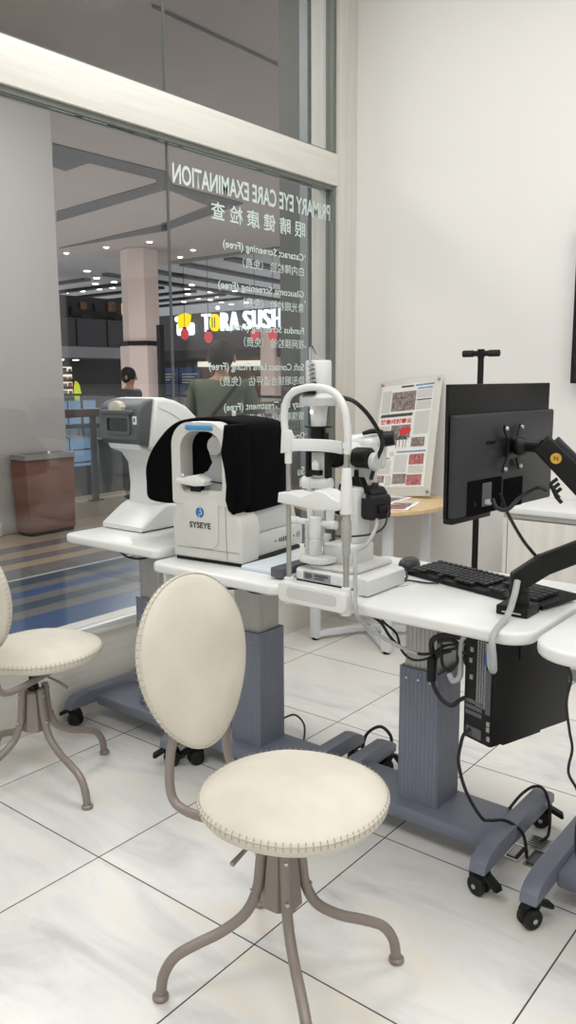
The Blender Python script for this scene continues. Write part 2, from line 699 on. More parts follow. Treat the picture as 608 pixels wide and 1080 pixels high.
vinyl('PRIMARY EYE CARE EXAMINATION', 2.384, 1.226, 2.207, 2.291, 0.02)
vinyl('眼 睛 健 康 检 查', 2.163, 1.46, 2.09, 2.172, 0.012)
for a, za, ya, b, zb, yb in (
        ('Cataract Screening (Free)', 1.965, 1.535, '白内障检验 （免费）', 1.897, 1.672),
        ('Glaucoma Screening (Free)', 1.778, 1.497, '青光眼检验 （免费）', 1.712, 1.672),
        ('Fundus Screening (Free)', 1.590, 1.567, '视网膜检验 （免费）', 1.525, 1.672),
        ('Soft Contact Lens Fitting (Free)', 1.402, 1.425, '隐形眼镜合适评估 （免费）', 1.336, 1.498),
        ('Lazy Eye Treatment (Free)', 1.209, 1.521, '懒惰眼治疗 （免费）', 1.151, 1.676),
        ('Dry', 1.040, 2.06, '干眼', 0.985, 2.06),
        ('Su', 0.855, 2.092, '目', 0.79, 2.107)):
    vinyl(a, 2.150, ya, za, za + 0.046, 0.016)
    vinyl(b, 2.150, yb, zb, zb + 0.048, 0.003)

# ================================================================== outside: the mall
m = MB(); m.box((-5.6, -6, -0.06), (-0.42, 16, -0.001)); m.box((-24, 11.4, -0.06), (-5.6, 16, -0.001))
struct(m.build('mall_floor', 'mall_floor'), 'banded corridor floor outside the shop window')
mc = MB(); mc.box((-14.2, -6, 4.2), (-0.42, 10.8, 4.35)); mc.box((-13.2, 10.8, 4.2), (-0.42, 13.3, 4.35))
mcl = struct(mc.build('mall_ceiling', 'mall_ceiling'), 'brownish corridor ceiling with dark slots')
gro = [[(-6.32, 5.02), (-6.28, 6.84), (-7.04, 7.56), (-10.41, 8.01), (-9.67, 7.48), (-6.88, 7.19), (-6.7, 7.03), (-6.7, 5.85), (-7.29, 5.91), (-7.22, 5.66)],
       [(-7.04, 7.56), (-6.27, 6.84), (-6.77, 7.41), (-6.80, 8.5), (-6.83, 9.04), (-9.47, 9.86), (-9.67, 9.86), (-9.11, 9.34), (-8.92, 9.35), (-7.4, 8.81), (-7.04, 7.59)],
       [(-12.85, 9.83), (-9.05, 9.42), (-9.57, 9.91), (-12.91, 9.87)],
       [(-12.64, 12.82), (-9.12, 12.81), (-9.27, 12.99), (-12.8, 13.2)],
       [(-2.62, 3.28), (-2.63, 4.83), (-2.66, 4.87), (-2.65, 3.31)]]
for g in gro:
    m = MB(); m.prism(g, 4.185, 4.199, 'XY')
    m.build('slot', 'mall_groove', mcl)
# beyond the low ceiling: the high ceiling of the far side, with dark fins
m = MB()
m.box((-42, 10.8, 4.42), (-14.2, 40, 4.6)); m.box((-14.2, 13.3, 4.42), (-4, 40, 4.6))
sof = struct(m.build('mall_upper_ceiling', 'upper_ceiling'), 'grey upper ceiling over the far side of the mall')
m = MB(); m.box((-42.2, 8, -5), (-42, 40, 4.42)); m.box((-42, 40, -5), (-4, 40.2, 4.42))
struct(m.build('mall_far_wall', 'facade_dark'), 'dark far wall of the mall')
for k in range(8):
    m = MB(); m.prism([(-18.2, 11.6 + k * 1.5), (-18.2, 11.85 + k * 1.5), (-40, 12.6 + k * 1.5), (-40, 12.3 + k * 1.5)], 4.34, 4.419, 'XY')
    m.build('fin', 'black_matte', sof)
for k in range(7):
    m = MB(); m.prism([(-17.0 + k * 1.6, 14.3), (-16.7 + k * 1.6, 14.3), (-19.5 + k * 1.6, 36), (-20.0 + k * 1.6, 36)], 4.34, 4.419, 'XY')
    m.build('fin', 'black_matte', sof)
m = MB(); m.box((-18.2, 10, 4.5), (-17.9, 20, 5.1))
m.build('edge_beam', 'mall_groove', sof)
# downlights
for x, y in ((-13.38, 10.4), (-12.07, 10.47), (-10.83, 10.6), (-10.93, 11.96), (-12.3, 11.6), (-11.9, 12.5)):
    m = MB(); m.lathe([(0.0, 0.0), (0.05, 0.0), (0.06, 0.015), (0.0, 0.016)], (0, 0, -0.016), seg=12)
    o = m.build('downlight', 'lamp_white', loc=(x, y, 4.2))
    tag(o, 'small round downlight in the brownish corridor ceiling', 'light', 'corridor downlights')
for x, y in ((-16.9, 13.7), (-19.0, 14.8), (-19.2, 15.8), (-17.1, 14.7), (-18.4, 15.9), (-19.7, 16.9), (-22.1, 16.8), (-21.3, 16.9), (-20.4, 16.9), (-18.0, 14.9), (-19.8, 14.9))+((-17.15, 18.07), (-18.11, 18.83), (-19.31, 20.01), (-21.55, 21.98), (-20.21, 21.42), (-18.24, 20.05), (-20.21, 22.08), (-19.17, 21.33), (-20.58, 23.11), (-20.89, 24.04), (-17.36, 20.39), (-19.96, 23.92), (-15.84, 16.22), (-14.14, 15.2), (-15.77, 17.22), (-16.09, 18.63)):
    m = MB(); m.lathe([(0.0, 0.0), (0.09, 0.0), (0.10, 0.015), (0.0, 0.016)], (0, 0, -0.016), seg=12)
    o = m.build('downlight', 'lamp_white', loc=(x, y, 4.42))
    tag(o, 'tiny bright downlight between the dark fins of the far ceiling', 'light', 'far downlights')
# pier at the end of the shop window, outside
p = thing('shopfront_pier', 'grey and beige shopfront pier just outside the right end of the window', 'pier', (-0.5, 2.6, 0))
m = MB(); m.box((-0.20, -0.15, 0), (-0.04, 0.2, 4.19)); m.build('dark_panel', 'pier_dark', p)
m = MB(); m.box((-0.037, -0.17, 0), (0.018, 0.2, 4.19)); m.build('metal_frame', 'pier_steel', p)
for z in (1.05, 1.3, 1.55, 1.8, 2.05):
    m = MB(); m.lathe([(0, -0.005), (0.005, -0.004), (0.006, 0)], (0.0, -0.17, z), 'Y', 10)
    m.build('screw', 'white_metal', p)
m = MB(); m.box((0.022, -0.145, 0), (0.055, 0.2, 4.19)); m.build('shadow_gap', 'pier_dark', p)
m = MB(); m.box((0.055, -0.15, 0), (0.19, -0.01, 4.19)); m.build('beige_panel', 'pier_beige', p)

# big column beside the corridor
p = thing('column', 'wide pale grey column beyond the window at the left', 'column', (-4.6, 2.6, 0))
m = MB(); m.box((-0.5, -1.9, 0.0), (0.5, 0.79, 4.19), 0.01); m.build('shaft', 'mall_column', p)
m = MB(); m.box((-0.54, -1.94, 0), (0.56, 0.02, 0.13), 0.01); m.build('plinth', 'pier_beige', p)
# waste bin
p = thing('waste_bin', 'brown square waste bin with a grey top in front of the column', 'bin', (-3.93, 3.0, 0))
m = MB()
m.prism([(-0.11, -0.235), (0.11, -0.235), (0.11, 0.235), (-0.11, 0.235)], 0.03, 0.68, 'XY', 0.01)
for v in m.bm.verts:
    k = 1 + 0.10 * v.co.z / 0.68
    v.co.y *= k
m.build('bin_body', 'bin_brown', p)
m = MB(); m.ring(rrect(-0.125, -0.268, 0.125, 0.268, 0.02), rrect(-0.085, -0.225, 0.085, 0.225, 0.02), 0.68, 0.725, 'XY')
m.build('bin_rim', 'bin_grey', p)
m = MB(); m.box((-0.10, -0.225, 0), (0.10, 0.225, 0.03)); m.build('bin_foot', 'black', p)
m = MB(); m.lathe([(0.012, 0), (0.009, 0.03), (0, 0.032)], (0.05, 0.03, 0.71)); m.build('bin_knob', 'white_metal', p)

# railing along the edge of the atrium
p = thing('atrium_railing', 'glass railing with brown handrail and flat posts beyond the waste bin', 'railing', (-5.2, 6, 0))
m = MB(); m.box((-0.04, -4, 0.96), (0.04, 5.3, 1.055), 0.01); m.build('handrail', 'rail_brown', p)
m = MB(); m.box((-0.02, -4, 0.84), (0.02, 5.3, 0.885)); m.build('lower_rail', 'rail_post', p)
for k in range(6):
    m = MB(); m.box((-0.012, -2.98 + k * 1.5, 0.012), (0.012, -2.90 + k * 1.5, 0.96)); m.box((-0.05, -3.02 + k * 1.5, 0), (0.05, -2.86 + k * 1.5, 0.012))
    m.build('post', 'rail_post', p)
m = MB(); m.box((-0.055, -4, 0.02), (-0.045, 5.3, 0.84)); m.build('glass_panel', 'rail_glass', p)

# the far round-arrised column with a dark collar
p = thing('far_column', 'pinkish far column with a thin dark collar across the atrium', 'column', (-11.78, 11.1, -4.5))
m = MB(); m.prism([(-0.35, -0.2), (0.0, -0.32), (0.35, -0.15), (0.3, 0.3), (-0.3, 0.3)], 6.72, 8.69, 'XY'); m.build('upper_shaft', 'far_column', p)
m = MB(); m.prism([(-0.42, -0.24), (0.02, -0.36), (0.40, -0.17), (0.34, 0.34), (-0.34, 0.34)], 0.0, 6.62, 'XY'); m.build('lower_shaft', 'far_column', p)
m = MB(); m.prism([(-0.42, -0.24), (0.0, -0.38), (0.42, -0.19), (0.36, 0.36), (-0.36, 0.36)], 6.62, 6.72, 'XY'); m.build('collar', 'black', p)
tag(MB().box((-10.60, 10.5, -4.5), (-10.50, 10.62, 2.5)).build('black_post', 'black'), 'slim black post beside the pinkish far column', 'post')

# far shops on two storeys, left of the far column
p = thing('far_shop', 'two storey far shops with bright shelves and a dark parapet between', 'shop', (-18, 14, -4.5))
m = MB(); m.box((-0.6, -4, 6.87), (0.0, 3.5, 7.7)); m.build('parapet', 'facade_dark', p)
m = MB(); m.box((-0.3, -4, 6.55), (0.05, 3.5, 6.87)); m.build('fascia', 'mid_grey', p)
for k in range(6):
    m = MB(); m.box((0.0, -3.4 + k * 1.15, 6.9), (0.02, -3.36 + k * 1.15, 7.68)); m.build('parapet_joint', 'black', p)
m = MB(); m.box((-0.9, -4, 7.6), (-0.7, 3.5, 8.42)); m.build('upper_back_wall', 'shop_dark', p)
rr = random.Random(3)
for k in range(14):
    y = -3.2 + k * 0.5 + rr.uniform(-.1, .1)
    m = MB(); m.box((-0.69, y, 7.8 + rr.uniform(0, .25)), (-0.62, y + rr.uniform(.1, .4), 8.1 + rr.uniform(0, .25)))
    m.build('upper_display', rr.choice(('warm_glow', 'shelf_glow', 'shop_brown', 'shop_dark')), p)
for k in range(12):
    y = -3.5 + k * 0.6
    m = MB(); m.ball((-0.4, y, 7.7), (0.15, 0.2, rr.uniform(.08, .2)), seg=8)
    m.build('planter', 'shop_dark', p)
m = MB(); m.box((-2.2, -4, 0), (-2.0, 3.6, 6.55)); m.build('lower_back_wall', 'shop_dark', p)
for k in range(4):
    z = 5.45 + k * 0.24
    m = MB(); m.box((-1.99, -0.25, z), (-1.9, 1.25, z + 0.14)); m.build('lit_shelf', 'shelf_glow', p)
    for j in range(8):
        m = MB(); m.box((-1.9, -0.2 + j * 0.18 + rr.uniform(0, .05), z), (-1.8, -0.1 + j * 0.18, z + rr.uniform(.05, .12)))
        m.build('goods', rr.choice(('shop_brown', 'shop_dark', 'news_red', 'mid_grey')), p)
m = MB(); m.box((-1.95, -0.9, 5.6), (-1.85, -0.45, 6.15)); m.build('lit_screen', 'case_glow', p)
for j, y in enumerate((-1.15, -0.35, 0.35, 0.75)):
    m = MB(); m.box((-0.95, y, 3.2), (-0.8, y + 0.6 - 0.06, 5.25)); m.build('glass_case', 'case_glow', p)
    for q in range(5):
        m = MB(); m.box((-0.8, y, 3.3 + q * 0.4), (-0.74, y + 0.54, 3.34 + q * 0.4)); m.build('case_bar', 'facade_dark', p)
m = MB(); m.prism([(1.12, 5.0), (1.28, 5.0), (1.30, 5.4), (1.22, 5.75), (1.12, 5.85), (1.06, 5.5)], -1.6, -1.5, 'YZ'); m.build('lime_display', 'lime_glow', p)
for k in range(8):
    m = MB(); m.ball((-0.9, -1.7 + k * 0.06 * 5, 2.2 + rr.uniform(0, .5)), (0.3, 0.18, 0.28), seg=8); m.build('stall_goods', rr.choice(('warm_glow', 'shop_brown', 'shop_dark')), p)
for k in range(3):
    m = MB(); m.lathe([(0, 0), (0.09, 0), (0.1, 0.02), (0, 0.021)], (-1.2, -0.2 + k * 0.55, 6.5), seg=10); m.build('spot_lamp', 'lamp_white', p)

# the sushi shop straight across
p = thing('sushi_shop', 'dark sushi shop front with a glowing sign, posters and warm interior', 'shop', (-11.6, 13.3, 0))
m = MB(); m.box((-3, 0, 2.1), (3.4, 0.3, 2.98)); m.build('fascia', 'facade_dark', p)
m = MB(); m.box((-3, 0.02, 1.88), (3.4, 0.3, 2.1)); m.build('lower_band', 'shop_dark', p)
m = MB(); m.box((-3, 2.4, 0), (3.4, 2.5, 2.1)); m.build('back_wall', 'shop_brown', p)
m = MB(); m.box((-2.2, 1.6, 1.72), (1.5, 1.9, 1.86)); m.build('cove_light', 'cove_glow', p)
m = MB(); m.box((-3, 1.2, 0), (3.4, 1.6, 0.95)); m.build('counter', 'shop_brown', p)
for k, (x0, x1) in enumerate(((-2.1, -1.42), (-1.36, -0.62))):
    m = MB(); m.box((x0, 0.1, 0.3), (x1, 0.16, 1.68)); o = m.build('poster', 'poster_blue', p)
    m = MB(); m.lathe([(0, 0), (0.24, 0), (0.24, 0.01), (0, 0.012)], ((x0 + x1) / 2, 0.09, 1.1 - .2 * k), 'Y', 20); m.build('poster_dish', 'shop_brown' if k else 'poster_blue', o)
    m = MB()
    for q in range(4):
        m.box((x0 + .1, 0.09, 1.5 - q * 0.07), (x1 - .1 - .1 * q, 0.099, 1.53 - q * 0.07))
    m.build('poster_print', 'news_grey', o)
m = MB(); m.box((1.5, -0.06, 0), (1.92, 0.2, 2.45)); m.build('pillar', 'far_column', p)
m = MB(); m.box((-2.3, -0.05, 0), (-2.15, 0.2, 2.1)); m.build('pillar', 'far_column', p)
for k in range(5):
    m = MB(); m.ball((0.2 + k * 0.3, 1.4, 1.2 + rr.uniform(0, .3)), (0.12, 0.1, 0.13), seg=10); m.build('lamp', rr.choice(('warm_glow', 'shelf_glow', 'shop_brown')), p)
m = MB(); m.box((0.55, 1.1, 1.5), (0.95, 1.15, 1.7)); m.build('menu_screen', 'shelf_glow', p)

sg = thing('shop_sign', 'glowing TORA SUSHI sign on the dark fascia across the corridor', 'sign', (-11.6, 13.28, 2.6))
f0 = lambda x, z: frame((x, -0.06, z), (1, 0, 0), (0, 0, 1))
for ch, x, wd in (('T', -0.32, .25), ('R', .31, .23), ('A', .58, .27), ('S', 1.02, .22), ('U', 1.31, .23), ('S', 1.61, .22), ('H', 1.90, .24)):
    text_obj('letter', ch, wd, 0.42, 'sign_white', f0(x, -0.08), sg, depth=0.05, bold=0.0)['label'] = 'white glowing letter'
m = MB(); m.lathe([(0.0, 0), (0.15, 0), (0.15, 0.08), (0.0, 0.08)], (0.11, -0.12, 0.12), 'Y', 20, sy=1.35)
o = m.build('letter', 'sign_yellow', sg); o['label'] = 'yellow glowing letter O'
m = MB()
for q in (-0.05, 0.03):
    m.box((0.10 + q, -0.13, 0.0), (0.125 + q, -0.121, 0.24))
m.build('stripe', 'facade_dark', o)
m = MB(); m.lathe([(0.0, 0), (0.045, 0), (0.045, 0.06), (0.0, 0.06)], (0.22, -0.12, 0.46), 'Y', 12); m.build('dot', 'sign_white', sg)
m = MB(); m.prism(rrect(-1.2, -0.14, -0.62, 0.16, 0.06), -0.1, -0.03, 'XZ', 0.01); m.build('emblem_plate', 'sign_white', sg)
m = MB(); m.prism([(-1.1, 0.02), (-0.72, 0.08), (-0.66, 0.34), (-0.85, 0.40), (-1.12, 0.34)], -0.13, -0.1, 'XZ'); m.build('emblem_badge', 'sign_yellow', sg)
m = MB(); m.lathe([(0, 0), (0.07, 0), (0.07, 0.05), (0, 0.05)], (-1.17, -0.12, 0.26), 'Y', 14); m.build('emblem_dot', 'sign_white', sg)
for x, z in ((-12.12, 2.46), (-11.33, 2.36), (-9.882, 2.36), (-9.356, 2.34)):
    lt = thing('paper_lantern', 'small red paper lantern hanging under the glowing shop sign', 'lantern', (x, 12.8, z), group='red lanterns under the sign')
    m = MB(); m.ball((0, 0, 0), (0.10, 0.10, 0.14), seg=14); m.build('shade', 'lantern_glow', lt)
    m = MB(); m.lathe([(0.045, -.02), (0.045, 0.02)], (0, 0, 0.145), seg=10); m.tube([(0, 0, .15), (0, 0, 4.2 - z)], 0.006, 6); m.build('cap', 'black', lt)

# balustrade on the far side
p = thing('far_balustrade', 'dark top rail of a glass balustrade on the far side of the atrium', 'railing', (-10, 11.3, 0))
m = MB(); m.box((-6, -0.03, 1.0), (4.4, 0.03, 1.05)); m.build('top_rail', 'black', p)
for k in range(7):
    m = MB(); m.box((-6 + k * 1.7, -0.02, 0), (-5.95 + k * 1.7, 0.02, 1.0)); m.build('post', 'rail_post', p)
m = MB(); m.box((-6, -0.005, 0.05), (4.4, 0.005, 1.0)); m.build('glass_panel', 'rail_glass', p)


# people in the corridor
def skinmesh(name, material, V, E, parent, sub=2):
    me = bpy.data.meshes.new(name)
    me.from_pydata([v[:3] for v in V], E, [])
    o = bpy.data.objects.new(name, me)
    C.objects.link(o)
    o.parent = parent
    md = o.modifiers.new('skin', 'SKIN')
    md.use_smooth_shade = True
    for i, v in enumerate(V):
        sv = me.skin_vertices[0].data[i]
        r = v[3]
        sv.radius = (r, r) if not isinstance(r, tuple) else r
        sv.use_root = (i == 0)
    s2 = o.modifiers.new('sub', 'SUBSURF')
    s2.levels = sub
    s2.render_levels = sub
    me.materials.append(MATS[material])
    return o


def person(label, loc, rz, h, shirt, bag):
    p = thing('person', label, 'person', loc, rz)
    k = h / 1.7
    V = [(0, 0, .92, .13), (0, 0, 1.08, (.15, .10)), (0, 0, 1.25, (.17, .11)), (0, 0, 1.38, (.12, .08)), (0, .01, 1.46, .05), (0, .02, 1.52, .055),
         (0, .02, 1.58, .085), (0, .015, 1.65, .07),
         (.17, 0, 1.38, .06), (.23, .02, 1.14, .045), (.22, .12, .93, .033), (.21, .17, .86, .035),
         (-.17, 0, 1.38, .06), (-.23, .02, 1.14, .045), (-.22, .12, .93, .033), (-.21, .17, .86, .035),
         (.10, 0, .86, .09), (.11, .02, .5, .06), (.11, -.02, .1, .04), (.11, .1, .045, .035),
         (-.10, 0, .86, .09), (-.11, .02, .5, .06), (-.11, -.02, .1, .04), (-.11, .1, .045, .035)]
    for sx, i in ((1, 11), (-1, 15)):       # fingers and thumb
        x, y, z = V[i][:3]
        for f in range(4):
            V.append((x + sx * (.012 - f * .012), y + .055, z - .05 - .004 * f, .009))
        V.append((x - sx * .035, y + .03, z - .02, .010))
    E = [(0, 1), (1, 2), (2, 3), (3, 4), (4, 5), (5, 6), (6, 7), (3, 8), (8, 9), (9, 10), (10, 11), (3, 12), (12, 13), (13, 14), (14, 15),
         (0, 16), (16, 17), (17, 18), (18, 19), (0, 20), (20, 21), (21, 22), (22, 23)]
    E += [(11, 24 + f) for f in range(5)] + [(15, 29 + f) for f in range(5)]
    S = lambda L: [tuple(c * k for c in v[:3]) + (tuple(q * k for q in v[3]) if isinstance(v[3], tuple) else v[3] * k,) for v in L]
    skinmesh('body', 'skin', S(V), E, p)
    T = [(0, 0, .90, (.19, .14)), (0, 0, 1.08, (.19, .13)), (0, 0, 1.26, (.21, .14)), (0, 0, 1.38, (.15, .10)), (0, .01, 1.43, .07),
         (.18, 0, 1.385, .08), (.235, .02, 1.16, .07), (-.18, 0, 1.385, .08), (-.235, .02, 1.16, .07)]
    skinmesh('shirt', shirt, S(T), [(0, 1), (1, 2), (2, 3), (3, 4), (3, 5), (5, 6), (3, 7), (7, 8)], p)
    T = [(0, 0, .93, (.17, .13)), (.10, 0, .84, .115), (.11, .02, .5, .085), (.11, -.01, .1, .07), (-.10, 0, .84, .115), (-.11, .02, .5, .085), (-.11, -.01, .1, .07)]
    skinmesh('trousers', 'dark_trousers', S(T), [(0, 1), (1, 2), (2, 3), (0, 4), (4, 5), (5, 6)], p)
    m = MB(); m.ball((0, -.005 * k, 1.615 * k), (.098 * k, .105 * k, .115 * k)); m.build('hair', 'hair', p)
    m = MB()
    for sx in (1, -1):
        m.ball((sx * .11 * k, .06 * k, .04 * k), (.05 * k, .13 * k, .04 * k), seg=12)
    m.build('shoe', 'black', p)
    m = MB()
    for sx in (1, -1):
        m.ball((sx * .095 * k, .02 * k, 1.585 * k), (.012 * k, .02 * k, .03 * k), seg=8)
    m.build('ear', 'skin', p)
    m = MB()
    m.ball((0, .112 * k, 1.575 * k), (.014 * k, .02 * k, .022 * k), seg=8)
    m.build('nose', 'skin', p)
    if bag:
        m = MB(); m.tube([(.15 * k, -.11 * k, 1.42 * k), (.05 * k, -.165 * k, 1.28 * k), (-.08 * k, -.16 * k, 1.12 * k), (-.2 * k, -.12 * k, .95 * k)], .014, 8, 5)
        m.build('bag_strap', 'black', p)
    return p


person('person in an olive shirt with a bag strap, seen from behind through the glass', (-1.55, 2.84, 0), math.radians(30), 1.62, 'olive_shirt', True)
person('person in a dark jacket walking beside the far pinkish column', (-4.95, 4.9, 0), math.radians(-70), 1.5, 'navy_cloth', False)

# ================================================================== stool chairs


def sheet_pad(name_top, shape, thick, crown, parent, material, edge_mat, M, stitches, name='seat'):
    """a padded cushion of outline shape(angle)->(x,y); crowned on top, with a stitched rim"""
    N = 64
    t = bmesh.new()
    rings = []
    prof = [(0.0, crown), (0.25, crown * 0.97), (0.5, crown * 0.85), (0.72, crown * 0.6), (0.88, crown * 0.28), (0.965, 0.02 * crown), (1.0, -0.006)]
    side = [(1.005, -thick * 0.35), (1.0, -thick * 0.6), (0.97, -thick * 0.85), (0.90, -thick)]
    rg = random.Random(11)
    ph = [rg.uniform(0, 6) for _ in range(6)]
    for (q, h) in prof + side + [(0.5, -thick - 0.004), (0.0, -thick - 0.004)]:
        ring = []
        for j in range(N):
            a = 2 * PI * j / N
            x, y = shape(a)
            dz = 0.0
            if 0 < q < 0.95 and h > 0:
                dz = 0.0022 * math.sin(3 * a + ph[0] + 5 * q) * q + 0.0016 * math.sin(5 * a + ph[1] - 8 * q) * q - 0.004 * math.exp(-((q - 0.15) / 0.2) ** 2)
            ring.append(t.verts.new((x * q, y * q, h + dz)))
        rings.append(ring)
    for A, B in zip(rings, rings[1:]):
        for j in range(N):
            t.faces.new((A[j], A[(j + 1) % N], B[(j + 1) % N], B[j]))
    bmesh.ops.remove_doubles(t, verts=t.verts, dist=1e-5)
    bmesh.ops.recalc_face_normals(t, faces=t.faces)
    bmesh.ops.transform(t, matrix=M, verts=t.verts)
    m = MB(); m._join(t)
    o = m.build(name, material, parent, angle=80)
    # welt and whip stitches along the rim
    pts = [M @ Vector((shape(2 * PI * j / N)[0] * 1.0, shape(2 * PI * j / N)[1] * 1.0, -0.005)) for j in range(N)]
    m = MB(); m.tube(pts, 0.0022, 6, closed=True)
    m.build('welt', edge_mat, o)
    m = MB()
    for j in range(stitches):
        a = 2 * PI * (j + .5) / stitches
        x, y = shape(a)
        P = [(x * 0.985, y * 0.985, 0.003), (x * 1.003, y * 1.003, -0.003), (x * 1.008, y * 1.008, -0.009), (x * 1.006, y * 1.006, -0.015)]
        if name == 'backrest':
            P = [(x * 1.0, y * 1.0, -0.001), (x * 1.007, y * 1.007, -0.008), (x * 1.0, y * 1.0, -0.020)]
        t2 = [M @ Vector(p) for p in P]
        m.tube(t2, 0.0011, 4)
    s = m.build('stitching', 'thread', o)
    s['kind'] = 'stuff'
    return o


def chair(loc, face, leg_off, lift, label):
    c = thing('stool_chair', label, 'chair', loc, 0, 'cream stool chairs')
    ca, sa = math.cos(face), math.sin(face)

    def W(u, v, z):
        return Vector((u * ca - v * sa, u * sa + v * ca, z))
    R = Matrix.Rotation(face, 4, 'Z')
    # flared centre hub
    m = MB()
    N = 8
    t = bmesh.new()
    rings = []
    for z, r in ((0.195, 0.040), (0.20, 0.048), (0.25, 0.044), (0.33, 0.036), (0.335, 0.030)):
        rings.append([t.verts.new((r * math.cos(2 * PI * (j + .5) / N + leg_off), r * math.sin(2 * PI * (j + .5) / N + leg_off), z)) for j in range(N)])
    for A, B in zip(rings, rings[1:]):
        for j in range(N):
            t.faces.new((A[j], A[(j + 1) % N], B[(j + 1) % N], B[j]))
    t.faces.new(rings[0][::-1]); t.faces.new(rings[-1])
    m._join(t)
    m.build('hub', 'taupe_metal', c, angle=25)
    m = MB(); m.lathe([(0.014, 0.30), (0.014, 0.44 + lift)], seg=14); m.lathe([(0.02, 0.33), (0.018, 0.352)], seg=14)
    m.build('gas_column', 'black', c)
    for k in range(4):
        a = leg_off + k * PI / 2
        P = [(0.043, 0.345), (0.048, 0.29), (0.056, 0.235), (0.082, 0.182), (0.135, 0.145), (0.195, 0.122), (0.243, 0.098), (0.269, 0.058), (0.277, 0.010)]
        m = MB(); m.tube([(r * math.cos(a), r * math.sin(a), z) for r, z in P], 0.0124, 12, 5)
        lg = m.build('leg', 'taupe_metal', c)
        m = MB(); m.lathe([(0.017, 0.0), (0.0185, 0.004), (0.0185, 0.010), (0.0135, 0.014)], (0.2775 * math.cos(a), 0.2775 * math.sin(a), 0), seg=16)
        m.build('glide', 'taupe_metal', lg)
        for z, r in ((0.325, 0.0565), (0.235, 0.0685)):
            m = MB(); m.lathe([(0.0055, 0), (0.004, 0.003), (0, 0.0032)], (r * math.cos(a), r * math.sin(a), z), 'X', 10)
            bolt = m
            bm = bolt.bm
            bmesh.ops.rotate(bm, verts=bm.verts, cent=(r * math.cos(a), r * math.sin(a), z), matrix=Matrix.Rotation(a, 3, 'Z'))
            bolt.build('bolt', 'steel', lg)
    zs = 0.476 + lift
    # plate and seat
    m = MB(); m.lathe([(0.09, -0.058), (0.10, -0.054), (0.10, -0.048)], W(0.03, 0, zs), seg=24); m.build('seat_plate', 'taupe_metal', c)

    def seat_shape(a):
        return (0.205 * math.copysign(abs(math.cos(a)) ** 0.94, math.cos(a)), 0.205 * math.copysign(abs(math.sin(a)) ** 0.94, math.sin(a)))
    sheet_pad('seat', seat_shape, 0.036, 0.026, c, 'suede', 'suede_edge', Matrix.Translation((0.035 * ca, 0.035 * sa, zs)) @ R, 84)
    # backrest: an egg standing on its narrow end, reclined a little
    th = math.radians(10)
    # local cushion axes: x -> across (v), y -> up the back, z -> forward
    up = Vector((-math.sin(th), 0, math.cos(th)))
    fw = Vector((math.cos(th), 0, math.sin(th)))
    Bm = Matrix(((0, up.x, fw.x, -0.222), (1, 0, 0, -0.008), (0, up.z, fw.z, 0.728 + lift), (0, 0, 0, 1)))

    def egg(a):
        y = math.sin(a)
        wv = 0.178 * (1.0 + 0.13 * y - 0.05 * y * y)
        return (wv * math.cos(a), 0.202 * y)
    sheet_pad('backrest', egg, 0.026, 0.022, c, 'suede', 'suede_edge', R @ Bm, 78, 'backrest')
    for s in (-1, 1):
        P = [W(0.02, s * 0.085, zs - 0.058), W(-0.10, s * 0.10, zs - 0.066), W(-0.195, s * 0.105, zs - 0.066), W(-0.232, s * 0.105, zs - 0.035), W(-0.235, s * 0.100, zs + 0.05), W(-0.222, s * 0.092, zs + 0.12), W(-0.228, s * 0.085, zs + 0.19), W(-0.245, s * 0.08, zs + 0.27)]
        m = MB(); m.tube(P, 0.011, 12, 5); m.build('back_tube', 'taupe_metal', c)
    lv = face - math.radians(92)
    d = Vector((math.cos(lv), math.sin(lv), 0))
    m = MB(); m.tube([d * 0.01 + Vector((0, 0, zs - .075)), d * 0.10 + Vector((0, 0, zs - .085)), d * 0.168 + Vector((0, 0, zs - .100))], [0.004, 0.004, 0.006], 8, 4)
    m.build('height_lever', 'taupe_metal', c)
    return c


chair((1.328, -0.05, 0), math.radians(4), math.radians(50.6), 0.0, 'cream suede stool chair in front with its whole oval backrest in view')
chair((0.073, 0.161, 0), math.radians(98), math.radians(-1.7), 0.0, 'cream suede stool chair at the left edge below the shop window')


# ================================================================== height-adjustable instrument tables
def caster(t, x, y, turn, brake=True):
    M = Matrix.Translation((x, y, 0)) @ Matrix.Rotation(turn, 4, 'Z')
    m = MB()
    m.prism([(-0.024, 0.075), (0.026, 0.075), (0.026, 0.06), (0.008, 0.028), (-0.008, 0.022), (-0.034, 0.03), (-0.036, 0.055)], -0.010, 0.010, 'XZ', 0.003, M=M)
    m.lathe([(0.024, 0.068), (0.024, 0.082)], (0, 0, 0), seg=16, M=M)
    f = m.build('caster', 'black', t)
    for s in (-1, 1):
        m = MB(); m.lathe([(0.019, 0), (0.0265, 0.002), (0.028, 0.007), (0.0265, 0.012), (0.012, 0.014), (0.010, 0.010)], (-0.006, -0.007 + s * 0.013, 0.028), 'Y', 20, M=M)
        m.build('wheel', 'rubber', f)
    m = MB(); m.lathe([(0.007, 0), (0.007, 0.003)], (-0.006, -0.024, 0.028), 'Y', 12, M=M); m.build('axle_cap', 'steel', f)
    if brake:
        m = MB(); m.prism([(0.015, 0.066), (0.022, 0.070), (0.058, 0.052), (0.062, 0.040), (0.054, 0.038), (0.02, 0.056)], -0.013, 0.013, 'XZ', 0.002, M=M); m.build('brake_pedal', 'black', f)
    return f


